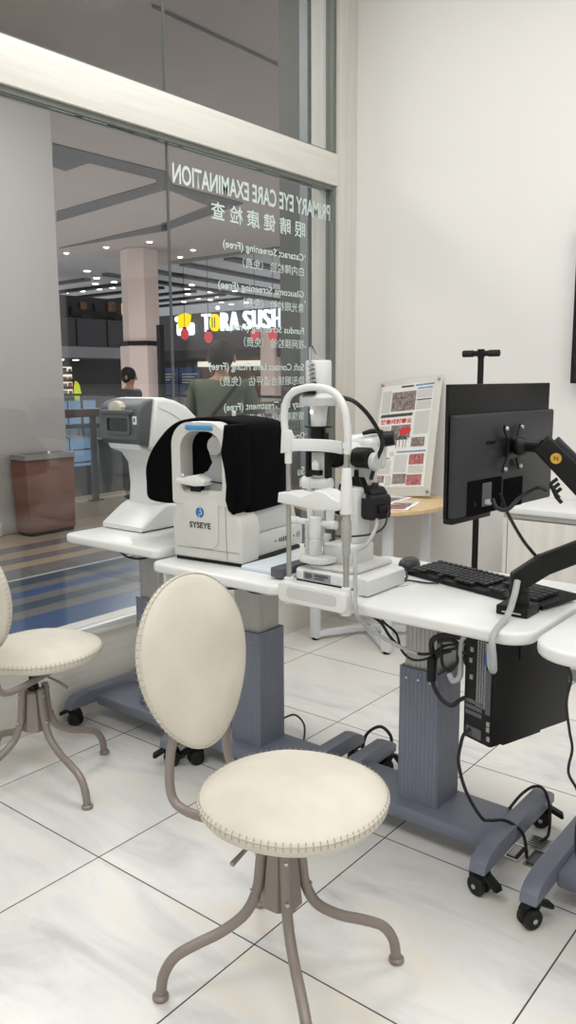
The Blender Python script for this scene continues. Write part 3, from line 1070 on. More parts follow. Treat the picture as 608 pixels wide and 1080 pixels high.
def table(label, x0, x1, y0, y1, zt, cx, cy, feet, ysl, zs, r=(0.035, 0.035, 0.035, 0.035), brake=(1, 1, 1, 1), turns=(200, 160, -15, 20)):
    ox, oy = cx, cy
    t = thing('instrument_table', label, 'table', (ox, oy, 0), 0, 'height adjustable instrument tables')
    m = MB(); m.prism(rrect(x0 - ox, y0 - oy, x1 - ox, y1 - oy, list(r), 8), zt - 0.034, zt, 'XY', 0.010, 3)
    m.build('table_top', 'white_top', t)
    m = MB(); m.box((-0.16, -0.10, zt - 0.048), (0.16, 0.12, zt - 0.034)); m.build('top_bracket', 'alu_grey', t)
    # sliding column with fluted faces
    def fluted(w, d, n, g):
        pts = []
        def side(ax, ay, bx, by):
            L = Vector((bx - ax, by - ay)); ln = L.length; L /= ln
            nn = Vector((-L.y, L.x))
            out = [(ax, ay)]
            for k in range(n):
                c0 = ln * (k + 0.6) / (n + 0.2)
                for dd, g2 in ((-0.0035, 0), (-0.0025, g), (0.0025, g), (0.0035, 0)):
                    q = Vector((ax, ay)) + L * (c0 + dd) + nn * g2
                    out.append((q.x, q.y))
            return out
        c = 0.006
        for A, B in (((-w + c, -d), (w - c, -d)), ((w, -d + c), (w, d - c)), ((w - c, d), (-w + c, d)), ((-w, d - c), (-w, -d + c))):
            pts += side(*A, *B) + [B]
        return pts
    m = MB(); m.prism(fluted(0.056, 0.058, 7, 0.0014), 0.30, zt - 0.048, 'XY'); m.build('upper_column', 'alu_grey', t, angle=20)
    m = MB(); m.prism(fluted(0.068, 0.070, 9, 0.0013), 0.10, zs, 'XY'); sl = m.build('column_sleeve', 'slate_paint', t, angle=20)
    for dx in (-0.04, 0.0, 0.04):
        m = MB(); m.lathe([(0.004, 0), (0.003, 0.002), (0, 0.0022)], (dx, -0.0735, zs - 0.03), 'Y', 8)
        m.build('screw', 'steel', sl)
    # base beam and two feet
    m = MB(); m.box((feet[0] + 0.02, -0.115, 0.062), (feet[1] - 0.02, 0.085, 0.108), 0.012); m.build('base_beam', 'slate_paint', t)
    f0, f1 = ysl[0] - oy, ysl[1] - oy
    for i, fx in enumerate(feet):
        m = MB()
        m.prism([(f0, 0.076), (f1, 0.076), (f1, 0.102), (f1 - 0.02, 0.116), (f1 - 0.055, 0.130), (f0 + 0.085, 0.130), (f0 + 0.03, 0.118), (f0 + 0.006, 0.102)], fx - 0.024, fx + 0.024, 'YZ', 0.004)
        m.build('foot', 'slate_paint', t)
        caster(t, fx, f0 + 0.03, math.radians(turns[2 * i]), brake[2 * i])
        caster(t, fx, f1 - 0.03, math.radians(turns[2 * i + 1]), brake[2 * i + 1])
    return t


T3 = table('long white table with the slit lamp, keyboard and monitor on it', 0.905, 1.672, 0.455, 1.035, 0.76, 1.268, 0.735, (-0.285, 0.28), (0.495, 0.985), 0.525, (0.07, 0.05, 0.05, 0.04), turns=(100, 60, -15, 20))
T2 = table('white table under the hooded eye scanner, in the middle', 0.338, 0.895, 0.463, 1.03, 0.76, 0.59, 0.725, (-0.185, 0.268), (0.555, 0.97), 0.515, turns=(250, 110, 250, 110))
T1 = table('white table against the window with the white tonometer on it', -0.20, 0.33, 0.505, 1.07, 0.79, 0.085, 0.735, (-0.30, 0.258), (0.495, 0.985), 0.545, brake=(1, 0, 1, 0), turns=(200, 90, 235, 90))
T4 = table('white table cut off by the right edge of the photo', 1.69, 2.28, 0.40, 0.97, 0.76, 1.985, 0.70, (-0.28, 0.28), (0.455, 0.945), 0.525, (0.06, 0.06, 0.06, 0.10), turns=(60, 120, -15, 20))
# white side bracket below the middle table
m = MB(); m.box((-0.232, -0.22, 0.62), (-0.218, 0.1, 0.726), 0.003); m.build('side_bracket', 'white_metal', T2)

# ================================================================== white tonometer on the window table
d = thing('tonometer', 'white tonometer with a dark grey face standing on the window table', 'eye instrument', (-0.188, 0.683, 0.79)); d.scale = (0.975,) * 3
m = MB(); m.prism([(0.0, 0.004), (0.0, 0.022), (0.035, 0.045), (0.10, 0.085), (0.13, 0.098), (0.30, 0.098), (0.36, 0.06), (0.36, 0.004)], 0.0, 0.25, 'YZ', 0.012, 3)
m.build('base', 'white_plastic', d)
m = MB(); m.box((0.01, 0.01, 0.0), (0.24, 0.35, 0.006)); m.build('base_pad', 'black', d)
m = MB(); m.prism([(0.17, 0.006), (0.33, 0.006), (0.33, 0.045), (0.22, 0.045)], 0.245, 0.2535, 'YZ', 0.002); m.build('side_cover', 'dark_grey', d)
m = MB(); m.prism([(0.118, 0.08), (0.128, 0.17), (0.12, 0.26), (0.085, 0.305), (0.03, 0.325), (0.02, 0.345), (0.33, 0.36), (0.32, 0.25), (0.29, 0.17), (0.285, 0.08)], 0.03, 0.225, 'YZ', 0.014, 3)
m.build('neck', 'white_plastic', d)
m = MB(); m.prism([(0.055, 0.335), (0.085, 0.522), (0.14, 0.524), (0.20, 0.512), (0.26, 0.487), (0.31, 0.447), (0.335, 0.395), (0.335, 0.35), (0.30, 0.322), (0.10, 0.310)], 0.0, 0.252, 'YZ', 0.018, 3)
m.build('head_cover', 'white_plastic', d)
m = MB(); m.prism([(0.0, 0.365), (0.0, 0.47), (0.008, 0.492), (0.035, 0.512), (0.086, 0.522), (0.056, 0.332), (0.02, 0.345)], 0.006, 0.246, 'YZ', 0.014, 3)
fp = m.build('face_panel', 'dark_grey', d)
m = MB(); m.ring(rrect(0.055, 0.385, 0.205, 0.462, 0.012), rrect(0.068, 0.396, 0.192, 0.448, 0.01), -0.008, 0.004, 'XZ'); m.build('window_frame', 'dark_grey', fp)
m = MB(); m.prism(rrect(0.066, 0.394, 0.194, 0.45, 0.01), -0.002, 0.0005, 'XZ'); m.build('viewing_window', 'black_gloss', fp)
m = MB(); m.prism(rrect(0.03, 0.462, 0.22, 0.478, 0.007), -0.016, 0.006, 'XZ', 0.004); m.build('brow_ridge', 'dark_grey', fp)
m = MB()
m.prism([(0.095, 0.476), (0.165, 0.476), (0.168, 0.490), (0.158, 0.506), (0.13, 0.514), (0.102, 0.506), (0.092, 0.490)], -0.020, 0.012, 'XZ', 0.004)
m.build('forehead_pad', 'pier_beige', fp)
m = MB(); m.prism(rrect(0.218, 0.424, 0.238, 0.456, 0.003), -0.0035, 0.0, 'XZ'); m.build('label_sticker', 'white_plastic', fp)
m = MB(); m.prism(rrect(0.224, 0.434, 0.232, 0.448, 0.002), -0.0042, -0.0036, 'XZ'); m.build('sticker_mark', 'ink', fp)
m = MB(); m.tube([(0.252, 0.10, 0.487), (0.2535, 0.18, 0.455), (0.2535, 0.25, 0.415)], 0.0012, 6, 4); m.build('seam', 'pale_grey', d)

# ================================================================== hooded eye scanner
d = thing('eye_scanner', 'white and grey eye scanner with a blue logo under a black hood', 'eye instrument', (0.374, 0.549, 0.76), math.radians(6)); d.scale = (0.938,) * 3
m = MB()
m.prism([(-0.008, 0.012), (0.298, 0.012), (0.305, 0.13), (0.296, 0.165), (0.275, 0.185), (0.25, 0.20), (0.245, 0.262), (0.008, 0.262), (0.004, 0.18), (-0.010, 0.15)], 0.0, 0.115, 'XZ', 0.012, 3)
m.build('front_body', 'cream_plastic', d)
m = MB(); m.box((0.0, 0.01, 0.0), (0.29, 0.40, 0.014)); m.build('base_pad', 'black', d)
m = MB()
out = rrect(0.0, 0.21, 0.25, 0.502, (0.01, 0.085, 0.085, 0.01), 8)
inn = rrect(0.040, 0.248, 0.226, 0.470, (0.035, 0.065, 0.065, 0.035), 8)
m.ring(out, inn, -0.004, 0.065, 'XZ')
m.build('head_arch', 'cream_plastic', d, angle=40)
m = MB(); m.prism([(0.075, 0.474), (0.185, 0.474), (0.19, 0.482), (0.185, 0.492), (0.075, 0.492), (0.07, 0.482)], -0.014, 0.01, 'XZ', 0.004); m.build('forehead_pad', 'blue_pad', d)
m = MB(); m.prism(rrect(0.048, 0.055, 0.205, 0.232, (0.04, 0.01, 0.01, 0.04), 8), -0.006, 0.004, 'XZ', 0.003)
pl = m.build('logo_panel', 'cream_plastic', d)
m = MB(); m.ring([(0.126 + 0.019 * math.cos(a * PI / 10) * 0.95, 0.183 + 0.019 * math.sin(a * PI / 10)) for a in range(20)],
                 [(0.126 + 0.0085 * math.cos(a * PI / 10) + 0.002, 0.183 + 0.0085 * math.sin(a * PI / 10)) for a in range(20)], -0.0075, -0.006, 'XZ')
m.lathe([(0.0045, 0), (0.0045, 0.0015)], (0.126, -0.0078, 0.183), 'Y', 14)
m.build('logo_ring', 'logo_blue', pl)
m = MB()
for a0, sg_ in ((0.9, 1), (0.9 + PI, 1)):
    m.tube([(0.126 + r * math.cos(a0 + q), -0.0078, 0.183 + r * math.sin(a0 + q)) for q, r in ((0, .007), (.35, .012), (.6, .017), (.8, .021))], 0.0014, 6, 3)
m.build('logo_swirl', 'cream_plastic', pl)
text_obj('lettering', 'SYSEYE', 0.096, 0.022, 'ink', frame((0.078, -0.0072, 0.126), (1, 0, 0), (0, 0, 1)), pl, bold=0.03)
m = MB(); m.tube([(0.012, -0.001, 0.05), (0.292, -0.001, 0.05)], 0.0012, 6); m.build('seam', 'mid_grey', d)
m = MB(); m.tube([(0.235, -0.001, 0.25), (0.236, -0.001, 0.15), (0.24, -0.001, 0.015)], 0.0012, 6); m.build('seam', 'mid_grey', d)
# chin rest inside the arch
m = MB(); m.prism([(0.035, 0.292), (0.05, 0.284), (0.12, 0.278), (0.16, 0.282), (0.165, 0.296), (0.15, 0.306), (0.12, 0.318), (0.09, 0.312), (0.06, 0.302), (0.04, 0.304)], -0.03, 0.05, 'XZ', 0.005); m.build('chin_rest', 'white_plastic', d)
m = MB(); m.box((0.08, 0.0, 0.255), (0.125, 0.05, 0.285)); m.build('chin_post', 'black', d)
m = MB(); m.ball((0.055, -0.01, 0.312), 0.006); m.build('chin_pin', 'white_plastic', d)
m = MB(); m.tube([(0.16, 0.01, 0.295), (0.225, 0.02, 0.288)], 0.003, 6); m.build('chin_rod', 'black', d)
# measuring head inside
m = MB(); m.prism([(0.11, 0.25), (0.226, 0.25), (0.226, 0.44), (0.215, 0.462), (0.17, 0.465), (0.15, 0.44), (0.148, 0.39), (0.16, 0.36), (0.14, 0.33), (0.11, 0.315)], 0.022, 0.064, 'XZ', 0.008); m.build('measuring_head', 'mid_grey', d)
m = MB(); m.lathe([(0.032, 0.0), (0.032, 0.012), (0.026, 0.016)], (0.186, 0.008, 0.42), 'Y', 24); m.build('lens_ring', 'alu_grey', d)
# rear unit
m = MB(); m.box((0.012, 0.10, 0.014), (0.285, 0.43, 0.095), 0.006); m.build('rear_base', 'pale_grey', d)
m = MB(); m.prism([(0.10, 0.095), (0.42, 0.095), (0.40, 0.16), (0.36, 0.21), (0.10, 0.21)], 0.03, 0.268, 'YZ', 0.008); m.build('rear_housing', 'pale_grey', d)
m = MB()
for k, (y, hh) in enumerate(((0.235, .006), (0.262, .014), (0.276, .016), (0.290, .018), (0.304, .018), (0.32, .012), (0.36, .006))):
    m.box((0.2852, y, 0.054 - hh * .5), (0.2862, y + 0.007, 0.054 + hh * .5))
m.build('printed_marks', 'ink', d)
m = MB(); m.lathe([(0.012, 0), (0.012, 0.002)], (0.2855, 0.395, 0.055), 'X', 14); m.build('rear_port', 'mid_grey', d)
m = MB(); m.box((0.12, 0.20, 0.505), (0.132, 0.212, 0.535), 0.002); m.build('top_peg', 'white_plastic', d)

# the black hood laid over it
R6 = math.radians(6)
h = MB()
prof = [(-0.185, 0.205), (-0.195, 0.27), (-0.185, 0.335), (-0.15, 0.40), (-0.08, 0.47), (0.0, 0.505), (0.10, 0.516), (0.19, 0.510), (0.255, 0.498), (0.281, 0.47), (0.292, 0.40), (0.293, 0.30), (0.288, 0.215), (0.27, 0.180), (0.15, 0.185), (0.0, 0.195), (-0.10, 0.190)]
t = bmesh.new()
rings = []
cxz = (0.05, 0.34)
n = len(prof)
fine = [tuple(v) for v in catmull([Vector((a, b, 0)) for a, b in prof], 4, True)]
secs = [(0.068, 0.90), (0.062, 0.965), (0.066, 0.99), (0.085, 1.0), (0.16, 1.0), (0.24, 0.995), (0.31, 0.985), (0.335, 0.965), (0.345, 0.92), (0.342, 0.86)]
for si, (v, k) in enumerate(secs):
    ring = []
    for j, (a, b, _) in enumerate(fine):
        wob = 0.004 * math.sin(j * 0.9 + v * 40) + 0.003 * math.sin(j * 0.37 - v * 70)
        x, z = cxz[0] + (a - cxz[0]) * (k + wob), cxz[1] + (b - cxz[1]) * (k + wob * .6)
        ring.append(t.verts.new((x, v + 0.004 * math.sin(j * .55), z)))
    rings.append(ring)
for A, B in zip(rings, rings[1:]):
    for j in range(len(A)):
        t.faces.new((A[j], A[(j + 1) % len(A)], B[(j + 1) % len(A)], B[j]))
t.faces.new(rings[0][::-1]); t.faces.new(rings[-1])
h._join(t)
# fold of cloth that laps over the right leg of the arch
h.prism([(0.238, 0.495), (0.285, 0.495), (0.294, 0.40), (0.292, 0.22), (0.27, 0.185), (0.25, 0.20), (0.238, 0.235), (0.243, 0.285), (0.236, 0.34), (0.222, 0.40), (0.232, 0.45)], -0.012, 0.08, 'XZ', 0.012, 3)
hd = h.build('cloth_hood', 'velvet', loc=(0.374, 0.549, 0.76), rotz=R6, angle=70); hd.scale = (0.938,) * 3
tag(hd, 'black velvet hood draped over the eye scanner', 'cloth')

# white tray beside it
m = MB(); m.prism(rrect(-0.11, -0.10, 0.11, 0.13, 0.015), 0.0, 0.012, 'XY', 0.003)
o = m.build('instrument_tray', 'board_white', loc=(0.765, 0.667, 0.76))
tag(o, 'thin bluish white board lying beside the eye scanner on the middle table', 'board')

# ================================================================== slit lamp on the long table
d = thing('slit_lamp', 'white slit lamp with chin rest and lamp tower on the long table', 'eye instrument', (1.068, 0.432, 0.76))
d.scale = (0.938,) * 3
m = MB(); m.prism(rrect(-0.122, -0.022, 0.130, 0.044, 0.018), -0.036, 0.006, 'XZ', 0.008, 3)
cl = m.build('head_frame_bar', 'white_plastic', d)
m = MB(); m.prism(rrect(-0.085, -0.004, 0.098, 0.030, 0.012), -0.0375, -0.035, 'XZ'); m.build('bar_recess', 'pale_grey', cl)
for s in (-0.098, 0.113):
    m = MB(); m.lathe([(0.016, -0.03), (0.018, 0.03), (0.015, 0.05), (0.009, 0.054)], (s, -0.008, 0.0), seg=20); m.build('pole_socket', 'white_plastic', cl)
m = MB(); m.tube([(-0.098, -0.008, 0.05), (-0.098, -0.008, 0.445)], 0.0075, 14); m.build('pole', 'brushed', d)
m = MB(); m.tube([(0.113, -0.008, 0.05), (0.113, -0.008, 0.45)], 0.0085, 14); rp = m.build('pole', 'brushed', d)
m = MB(); m.lathe([(0.011, 0.148), (0.012, 0.152), (0.012, 0.185), (0.015, 0.190), (0.015, 0.245), (0.012, 0.250), (0.012, 0.268)], (0.113, -0.008, 0), seg=24); m.build('height_screw', 'alu_grey', rp)
m = MB(); m.lathe([(0.019, 0.268), (0.0195, 0.275), (0.0135, 0.395), (0.010, 0.40)], (0.113, -0.008, 0), seg=24); m.build('pole_sleeve', 'white_plastic', rp)
m = MB(); m.tube([(-0.098, -0.008, 0.40), (-0.099, -0.008, 0.45), (-0.110, -0.008, 0.50), (-0.112, -0.008, 0.55), (-0.100, -0.008, 0.59), (-0.066, -0.008, 0.615), (0.004, -0.008, 0.625), (0.068, -0.008, 0.610), (0.102, -0.008, 0.57), (0.114, -0.008, 0.52), (0.117, -0.008, 0.46), (0.113, -0.008, 0.44)], 0.0108, 14, 6)
ar = m.build('head_arch', 'white_plastic', d)
m = MB(); m.lathe([(0.004, 0), (0.003, 0.004), (0, 0.005)], (0.004, -0.008, 0.634), seg=10); m.build('arch_screw', 'black', ar)
m = MB(); m.prism([(-0.118, 0.43), (-0.088, 0.435), (-0.086, 0.48), (-0.096, 0.50), (-0.114, 0.495)], -0.024, 0.010, 'XZ', 0.006); m.build('band_clamp', 'white_plastic', ar)
m = MB()
fb = [(-0.102 + 0.0223 * k, -0.014 + 0.042 * math.sin(PI * k / 9)) for k in range(10)]
m.prism(fb + [(x, y + 0.009) for x, y in fb[::-1]], 0.437, 0.473, 'XY', 0.003)
m.build('forehead_band', 'white_plastic', d)
m = MB()
m.prism([(-0.122, 0.283), (0.02, 0.272), (0.095, 0.277), (0.108, 0.285), (0.107, 0.306), (0.085, 0.312), (0.05, 0.330), (0.02, 0.331), (0.0, 0.322), (-0.03, 0.308), (-0.05, 0.312), (-0.075, 0.318), (-0.118, 0.313)], -0.035, 0.04, 'XZ', 0.006, 3)
m.build('chin_rest', 'white_plastic', d)
# lamp tower
tx, ty = -0.14, 0.20
m = MB(); m.lathe([(0.040, 0.605), (0.041, 0.61), (0.041, 0.70), (0.038, 0.706), (0.0, 0.707)], (tx, ty, 0), seg=32); lh = m.build('lamp_house', 'white_plastic', d)
m = MB(); m.lathe([(0.030, 0.562), (0.059, 0.565), (0.061, 0.575), (0.061, 0.590), (0.052, 0.600), (0.036, 0.606)], (tx, ty, 0), seg=32); m.build('filter_disc', 'pale_grey', d)
m = MB(); m.prism(rrect(-0.036, -0.012, 0.036, 0.012, 0.01), 0, 0.03, 'XY', M=Matrix.Translation((tx - 0.01, ty - 0.052, 0.602))); m.build('filter_lever', 'black', d)
m = MB(); m.ball((tx - 0.055, ty - 0.055, 0.612), 0.011); m.build('lever_tip', 'white_plastic', d)
m = MB(); m.lathe([(0.024, 0.500), (0.029, 0.562)], (tx, ty, 0), seg=28); m.build('projector_tube', 'white_plastic', d)
m = MB(); m.ball((tx - 0.008, ty - 0.027, 0.545), 0.005); m.build('glow_dot', 'lamp_white', d)  # small ball on the tube, made to glow by its material
m = MB(); m.lathe([(0.044, 0.496), (0.044, 0.500)], (tx, ty, 0), seg=28); m.lathe([(0.023, 0.435), (0.024, 0.497)], (tx, ty, 0), seg=24); m.lathe([(0.030, 0.418), (0.030, 0.440)], (tx, ty, 0), seg=24); m.build('slit_drum', 'black', d)
m = MB(); m.lathe([(0.005, 0.43), (0.007, 0.445), (0.007, 0.475), (0.005, 0.48)], (tx + 0.038, ty - 0.01, 0), seg=12); m.build('slit_knob', 'black', d)
for s in (-1, 1):
    m = MB(); m.box((tx + s * 0.038 - 0.007, ty - 0.012, 0.335), (tx + s * 0.038 + 0.007, ty + 0.012, 0.452), 0.002); m.build('prism_bracket', 'black', d)
m = MB(); m.box((tx - 0.026, ty - 0.004, 0.34), (tx + 0.026, ty + 0.016, 0.42), 0.002); m.build('prism_holder', 'pale_grey', d)
m = MB(); m.box((tx - 0.020, ty - 0.022, 0.343), (tx + 0.020, ty - 0.002, 0.36), 0.002); m.build('prism_seat', 'black', d)
m = MB(); m.prism([(tx - 0.013, 0.36), (tx + 0.013, 0.36), (tx + 0.013, 0.382), (tx, 0.392), (tx - 0.013, 0.382)], ty - 0.02, ty - 0.004, 'XZ', 0.002); m.build('mirror_prism', 'white_plastic', d)
m = MB(); m.tube([(tx, ty + 0.03, 0.707), (tx - 0.002, ty - 0.005, 0.715), (tx - 0.001, ty - 0.034, 0.75)], 0.0035, 8); m.tube([(tx, ty - 0.044, 0.745), (tx, ty - 0.044, 0.70)], 0.004, 8); m.build('lamp_clip', 'steel', d)
m = MB(); m.tube([(tx + 0.006 + 0.009 * math.cos(k * .7) + 0.010 * k / 60, ty - 0.047 + 0.006 * math.sin(k * .7), 0.695 - k * 0.0015) for k in range(60)], 0.003, 6); m.build('coiled_wire', 'mid_grey', d)
m = MB(); m.lathe([(0.014, -0.054), (0.021, -0.052), (0.021, -0.018), (0.018, -0.017), (0.018, 0.017), (0.021, 0.018), (0.021, 0.052), (0.014, 0.054)], (tx - 0.006, ty, 0.315), 'X', 28); m.build('pivot_barrel', 'white_plastic', d)
for s in (-1, 1):
    m = MB(); m.tube([(tx + s * 0.034, ty + 0.002, 0.33), (tx + s * 0.040, ty + 0.01, 0.26), (tx + s * 0.036, ty + 0.012, 0.17)], [0.012, 0.016, 0.013], 14, 5); m.build('fork_arm', 'white_plastic', d)
m = MB(); m.box((tx - 0.02, ty, 0.20), (tx + 0.02, ty + 0.02, 0.30), 0.004); m.build('fork_web', 'pale_grey', d)
m = MB(); m.lathe([(0.0, -0.115), (0.013, -0.112), (0.013, -0.075), (0.010, -0.072), (0.010, 0.055), (0.014, 0.058), (0.014, 0.08), (0, 0.083)], (tx - 0.01, ty, 0.185), 'X', 20); m.build('tilt_axle', 'white_plastic', d)
m = MB(); m.lathe([(0.021, 0.07), (0.021, 0.13), (0.019, 0.132), (0.019, 0.138), (0.021, 0.14), (0.021, 0.205), (0.017, 0.208)], (tx - 0.005, ty - 0.01, 0), seg=28); m.build('centre_pillar', 'white_plastic', d)
m = MB(); m.lathe([(0.012, 0.08), (0.012, 0.19)], (tx - 0.042, ty, 0), seg=14); m.build('side_rod', 'pale_grey', d)
for k, z in enumerate((0.105, 0.13, 0.16)):
    m = MB(); m.ball((tx - 0.052, ty - 0.006, z), 0.004, seg=8); m.build('rod_screw', 'dark_grey', d)
m = MB(); m.lathe([(0.006, 0.0), (0.010, 0.003), (0.010, 0.022), (0.006, 0.024)], (tx + 0.03, ty - 0.01, 0.148), 'X', 14); m.lathe([(0.010, 0.0), (0.010, 0.02)], (tx + 0.045, ty - 0.02, 0.13), seg=14); m.build('lock_knob', 'pale_grey', d)
# swing arms and travelling base
m = MB(); m.prism(rrect(-0.062, -0.05, 0.062, 0.075, 0.045), 0.060, 0.080, 'XY', 0.006, M=Matrix.Translation((tx + 0.005, ty - 0.01, 0))); m.build('swing_arm', 'white_plastic', d)
m = MB(); m.box((tx + 0.005, ty + 0.01, 0.045), (tx + 0.12, ty + 0.15, 0.118), 0.010); m.build('arm_block', 'white_plastic', d)
m = MB(); m.box((tx + 0.05, ty + 0.06, 0.115), (tx + 0.11, ty + 0.14, 0.30), 0.012); m.build('scope_column', 'white_plastic', d)
m = MB(); m.prism(rrect(-0.193, 0.135, 0.052, 0.42, (0.02, 0.05, 0.03, 0.02)), 0.004, 0.042, 'XY', 0.010, 3); m.build('travel_base', 'white_plastic', d)
m = MB(); m.prism(rrect(-0.165, 0.155, 0.035, 0.40, 0.04), 0.042, 0.056, 'XY', 0.008, 3); m.build('upper_plate', 'cream_plastic', d)
m = MB(); m.box((-0.185, 0.14, 0.0), (0.045, 0.41, 0.006)); m.build('base_painted_shade', 'black', d)  # added black sheet that paints the shade under the travel base
m = MB(); m.ring(rrect(-0.152, 0.010, -0.045, 0.036, 0.003), rrect(-0.148, 0.013, -0.049, 0.033, 0.002), 0.1335, 0.137, 'XZ'); m.prism(rrect(-0.149, 0.012, -0.048, 0.034, 0.002), 0.1345, 0.137, 'XZ'); m.build('type_plate', 'mid_grey', d)
m = MB(); m.prism([(-0.145, 0.016), (-0.122, 0.016), (-0.116, 0.023), (-0.122, 0.031), (-0.145, 0.031)], 0.1325, 0.1345, 'XZ')
m.box((-0.108, 0.1325, 0.024), (-0.056, 0.1345, 0.030)); m.box((-0.108, 0.1325, 0.016), (-0.07, 0.1345, 0.020)); m.build('plate_print', 'dark_grey', d)
m = MB(); m.tube([(-0.27, 0.24, 0.028), (0.09, 0.24, 0.028)], 0.007, 12); m.build('cross_axle', 'brushed', d)
m = MB(); m.box((-0.265, 0.10, 0.006), (-0.215, 0.36, 0.040), 0.006); m.build('gear_rack', 'dark_grey', d)
m = MB(); m.prism([(0.085, 0.004), (0.122, 0.004), (0.122, 0.050), (0.112, 0.056), (0.085, 0.056)], 0.09, 0.31, 'XZ', 0.005); m.build('rail_cover', 'white_plastic', d)
# microscope
m = MB(); m.lathe([(0.036, -0.01), (0.041, 0.0), (0.041, 0.10), (0.034, 0.11)], (-0.112, 0.27, 0.40), 'Y', 28); m.build('objective_barrel', 'white_plastic', d)
m = MB(); m.lathe([(0, -0.004), (0.032, -0.004), (0.037, -0.012), (0.037, 0.004), (0, 0.005)], (-0.112, 0.262, 0.40), 'Y', 28); m.build('objective_lens', 'black_gloss', d)
m = MB(); m.box((-0.135, 0.36, 0.345), (-0.045, 0.47, 0.455), 0.02, 3); m.build('scope_body', 'white_plastic', d)
m = MB(); m.lathe([(0.026, -0.035), (0.034, -0.03), (0.034, 0.03), (0.026, 0.035)], (-0.075, 0.33, 0.39), 'X', 24); m.build('zoom_drum', 'white_plastic', d)
m = MB(); m.lathe([(0, -0.01), (0.030, -0.01), (0.034, 0.0), (0.034, 0.05), (0.028, 0.056), (0, 0.056)], (-0.065, 0.31, 0.395), 'X', 24); m.build('zoom_knob', 'black', d)
m = MB(); m.lathe([(0, 0.0), (0.029, 0.002), (0.031, 0.014), (0.026, 0.02), (0, 0.02)], (-0.006, 0.31, 0.385), 'X', 24); m.build('drum_cap', 'pale_grey', d)
m = MB(); m.tube([(-0.13, 0.38, 0.43), (-0.045, 0.43, 0.448)], [0.032, 0.026], 20); m.build('eyepiece_tube', 'white_plastic', d)
m = MB(); m.tube([(-0.048, 0.429, 0.447), (-0.008, 0.447, 0.452)], [0.027, 0.024], 20); m.build('eyepiece', 'black', d)
m = MB(); m.tube([(-0.085, 0.37, 0.468), (-0.06, 0.39, 0.476), (-0.03, 0.41, 0.474)], [0.006, 0.009, 0.006], 12, 3); m.build('scope_lever', 'black', d)
m = MB(); m.box((-0.075, 0.33, 0.27), (-0.03, 0.38, 0.36), 0.004); m.build('camera_bracket', 'cream_plastic', d)
m = MB(); m.lathe([(0.03, 0.0), (0.03, 0.03)], (-0.075, 0.36, 0.318), seg=20); m.build('camera_adapter', 'black', d)

# camera hanging on the slit lamp's side
k9 = thing('camera', 'black camera body mounted behind the slit lamp pole', 'camera', (1.005, 0.755, 1.003), math.radians(-12)); k9.scale = (1.12,) * 3
m = MB(); m.prism([(-0.07, -0.052), (0.065, -0.052), (0.072, -0.04), (0.072, 0.02), (0.058, 0.034), (0.028, 0.038), (0.018, 0.058), (-0.022, 0.058), (-0.032, 0.038), (-0.066, 0.034), (-0.07, 0.02)], -0.03, 0.03, 'XZ', 0.007, 3)
m.build('camera_body', 'black', k9)
m = MB(); m.prism(rrect(0.038, -0.052, 0.086, 0.016, 0.012), -0.045, 0.03, 'XZ', 0.008, 3); m.build('grip', 'black_matte', k9)
m = MB(); m.lathe([(0.030, 0.0), (0.034, -0.006), (0.034, -0.05), (0.030, -0.055), (0.026, -0.055), (0.024, -0.045), (0, -0.044)][::-1], (-0.012, -0.03, -0.008), 'Y', 28); m.build('lens_mount', 'black', k9)
m = MB(); m.lathe([(0.010, 0), (0.010, 0.010), (0.008, 0.012)], (0.05, 0.0, 0.034), seg=16); m.build('mode_dial', 'charcoal', k9)
m = MB(); m.prism(rrect(0.046, 0.008, 0.060, 0.020, 0.002), -0.048, -0.045, 'XZ'); m.build('camera_emblem', 'mid_grey', k9)
m = MB(); m.lathe([(0.008, 0), (0.007, 0.003), (0, 0.004)], (-0.045, -0.036, 0.022), 'Y', 14); m.build('release_button', 'mid_grey', k9)
m = MB(); m.prism(rrect(0.07, -0.035, 0.098, -0.012, 0.004), -0.028, 0.012, 'XZ', 0.003); m.build('plug', 'black', k9)
cable('fibre_cable', [(1.01, 0.63, 1.315), (1.055, 0.64, 1.30), (1.085, 0.68, 1.25), (1.098, 0.72, 1.18), (1.07, 0.73, 1.12), (1.05, 0.735, 1.065)], 0.0065, 'thick black cable arching from the lamp tower down to the camera')
cable('camera_cable', [(1.115, 0.735, 0.975), (1.12, 0.70, 0.93), (1.10, 0.66, 0.912), (1.05, 0.62, 0.905), (1.0, 0.60, 0.905)], 0.003, 'thin black wire curving below the camera')
cable('grey_hose', [(1.079, 0.72, 0.96), (1.105, 0.68, 0.93), (1.125, 0.6, 0.894), (1.142, 0.52, 0.885), (1.173, 0.47, 0.852), (1.204, 0.425, 0.786), (1.217, 0.415, 0.743), (1.222, 0.45, 0.704), (1.27, 0.5, 0.655), (1.331, 0.54, 0.622)], 0.0058, 'pale grey cable hose running down the slit lamp pole and under the table', 'cable_sleeve')

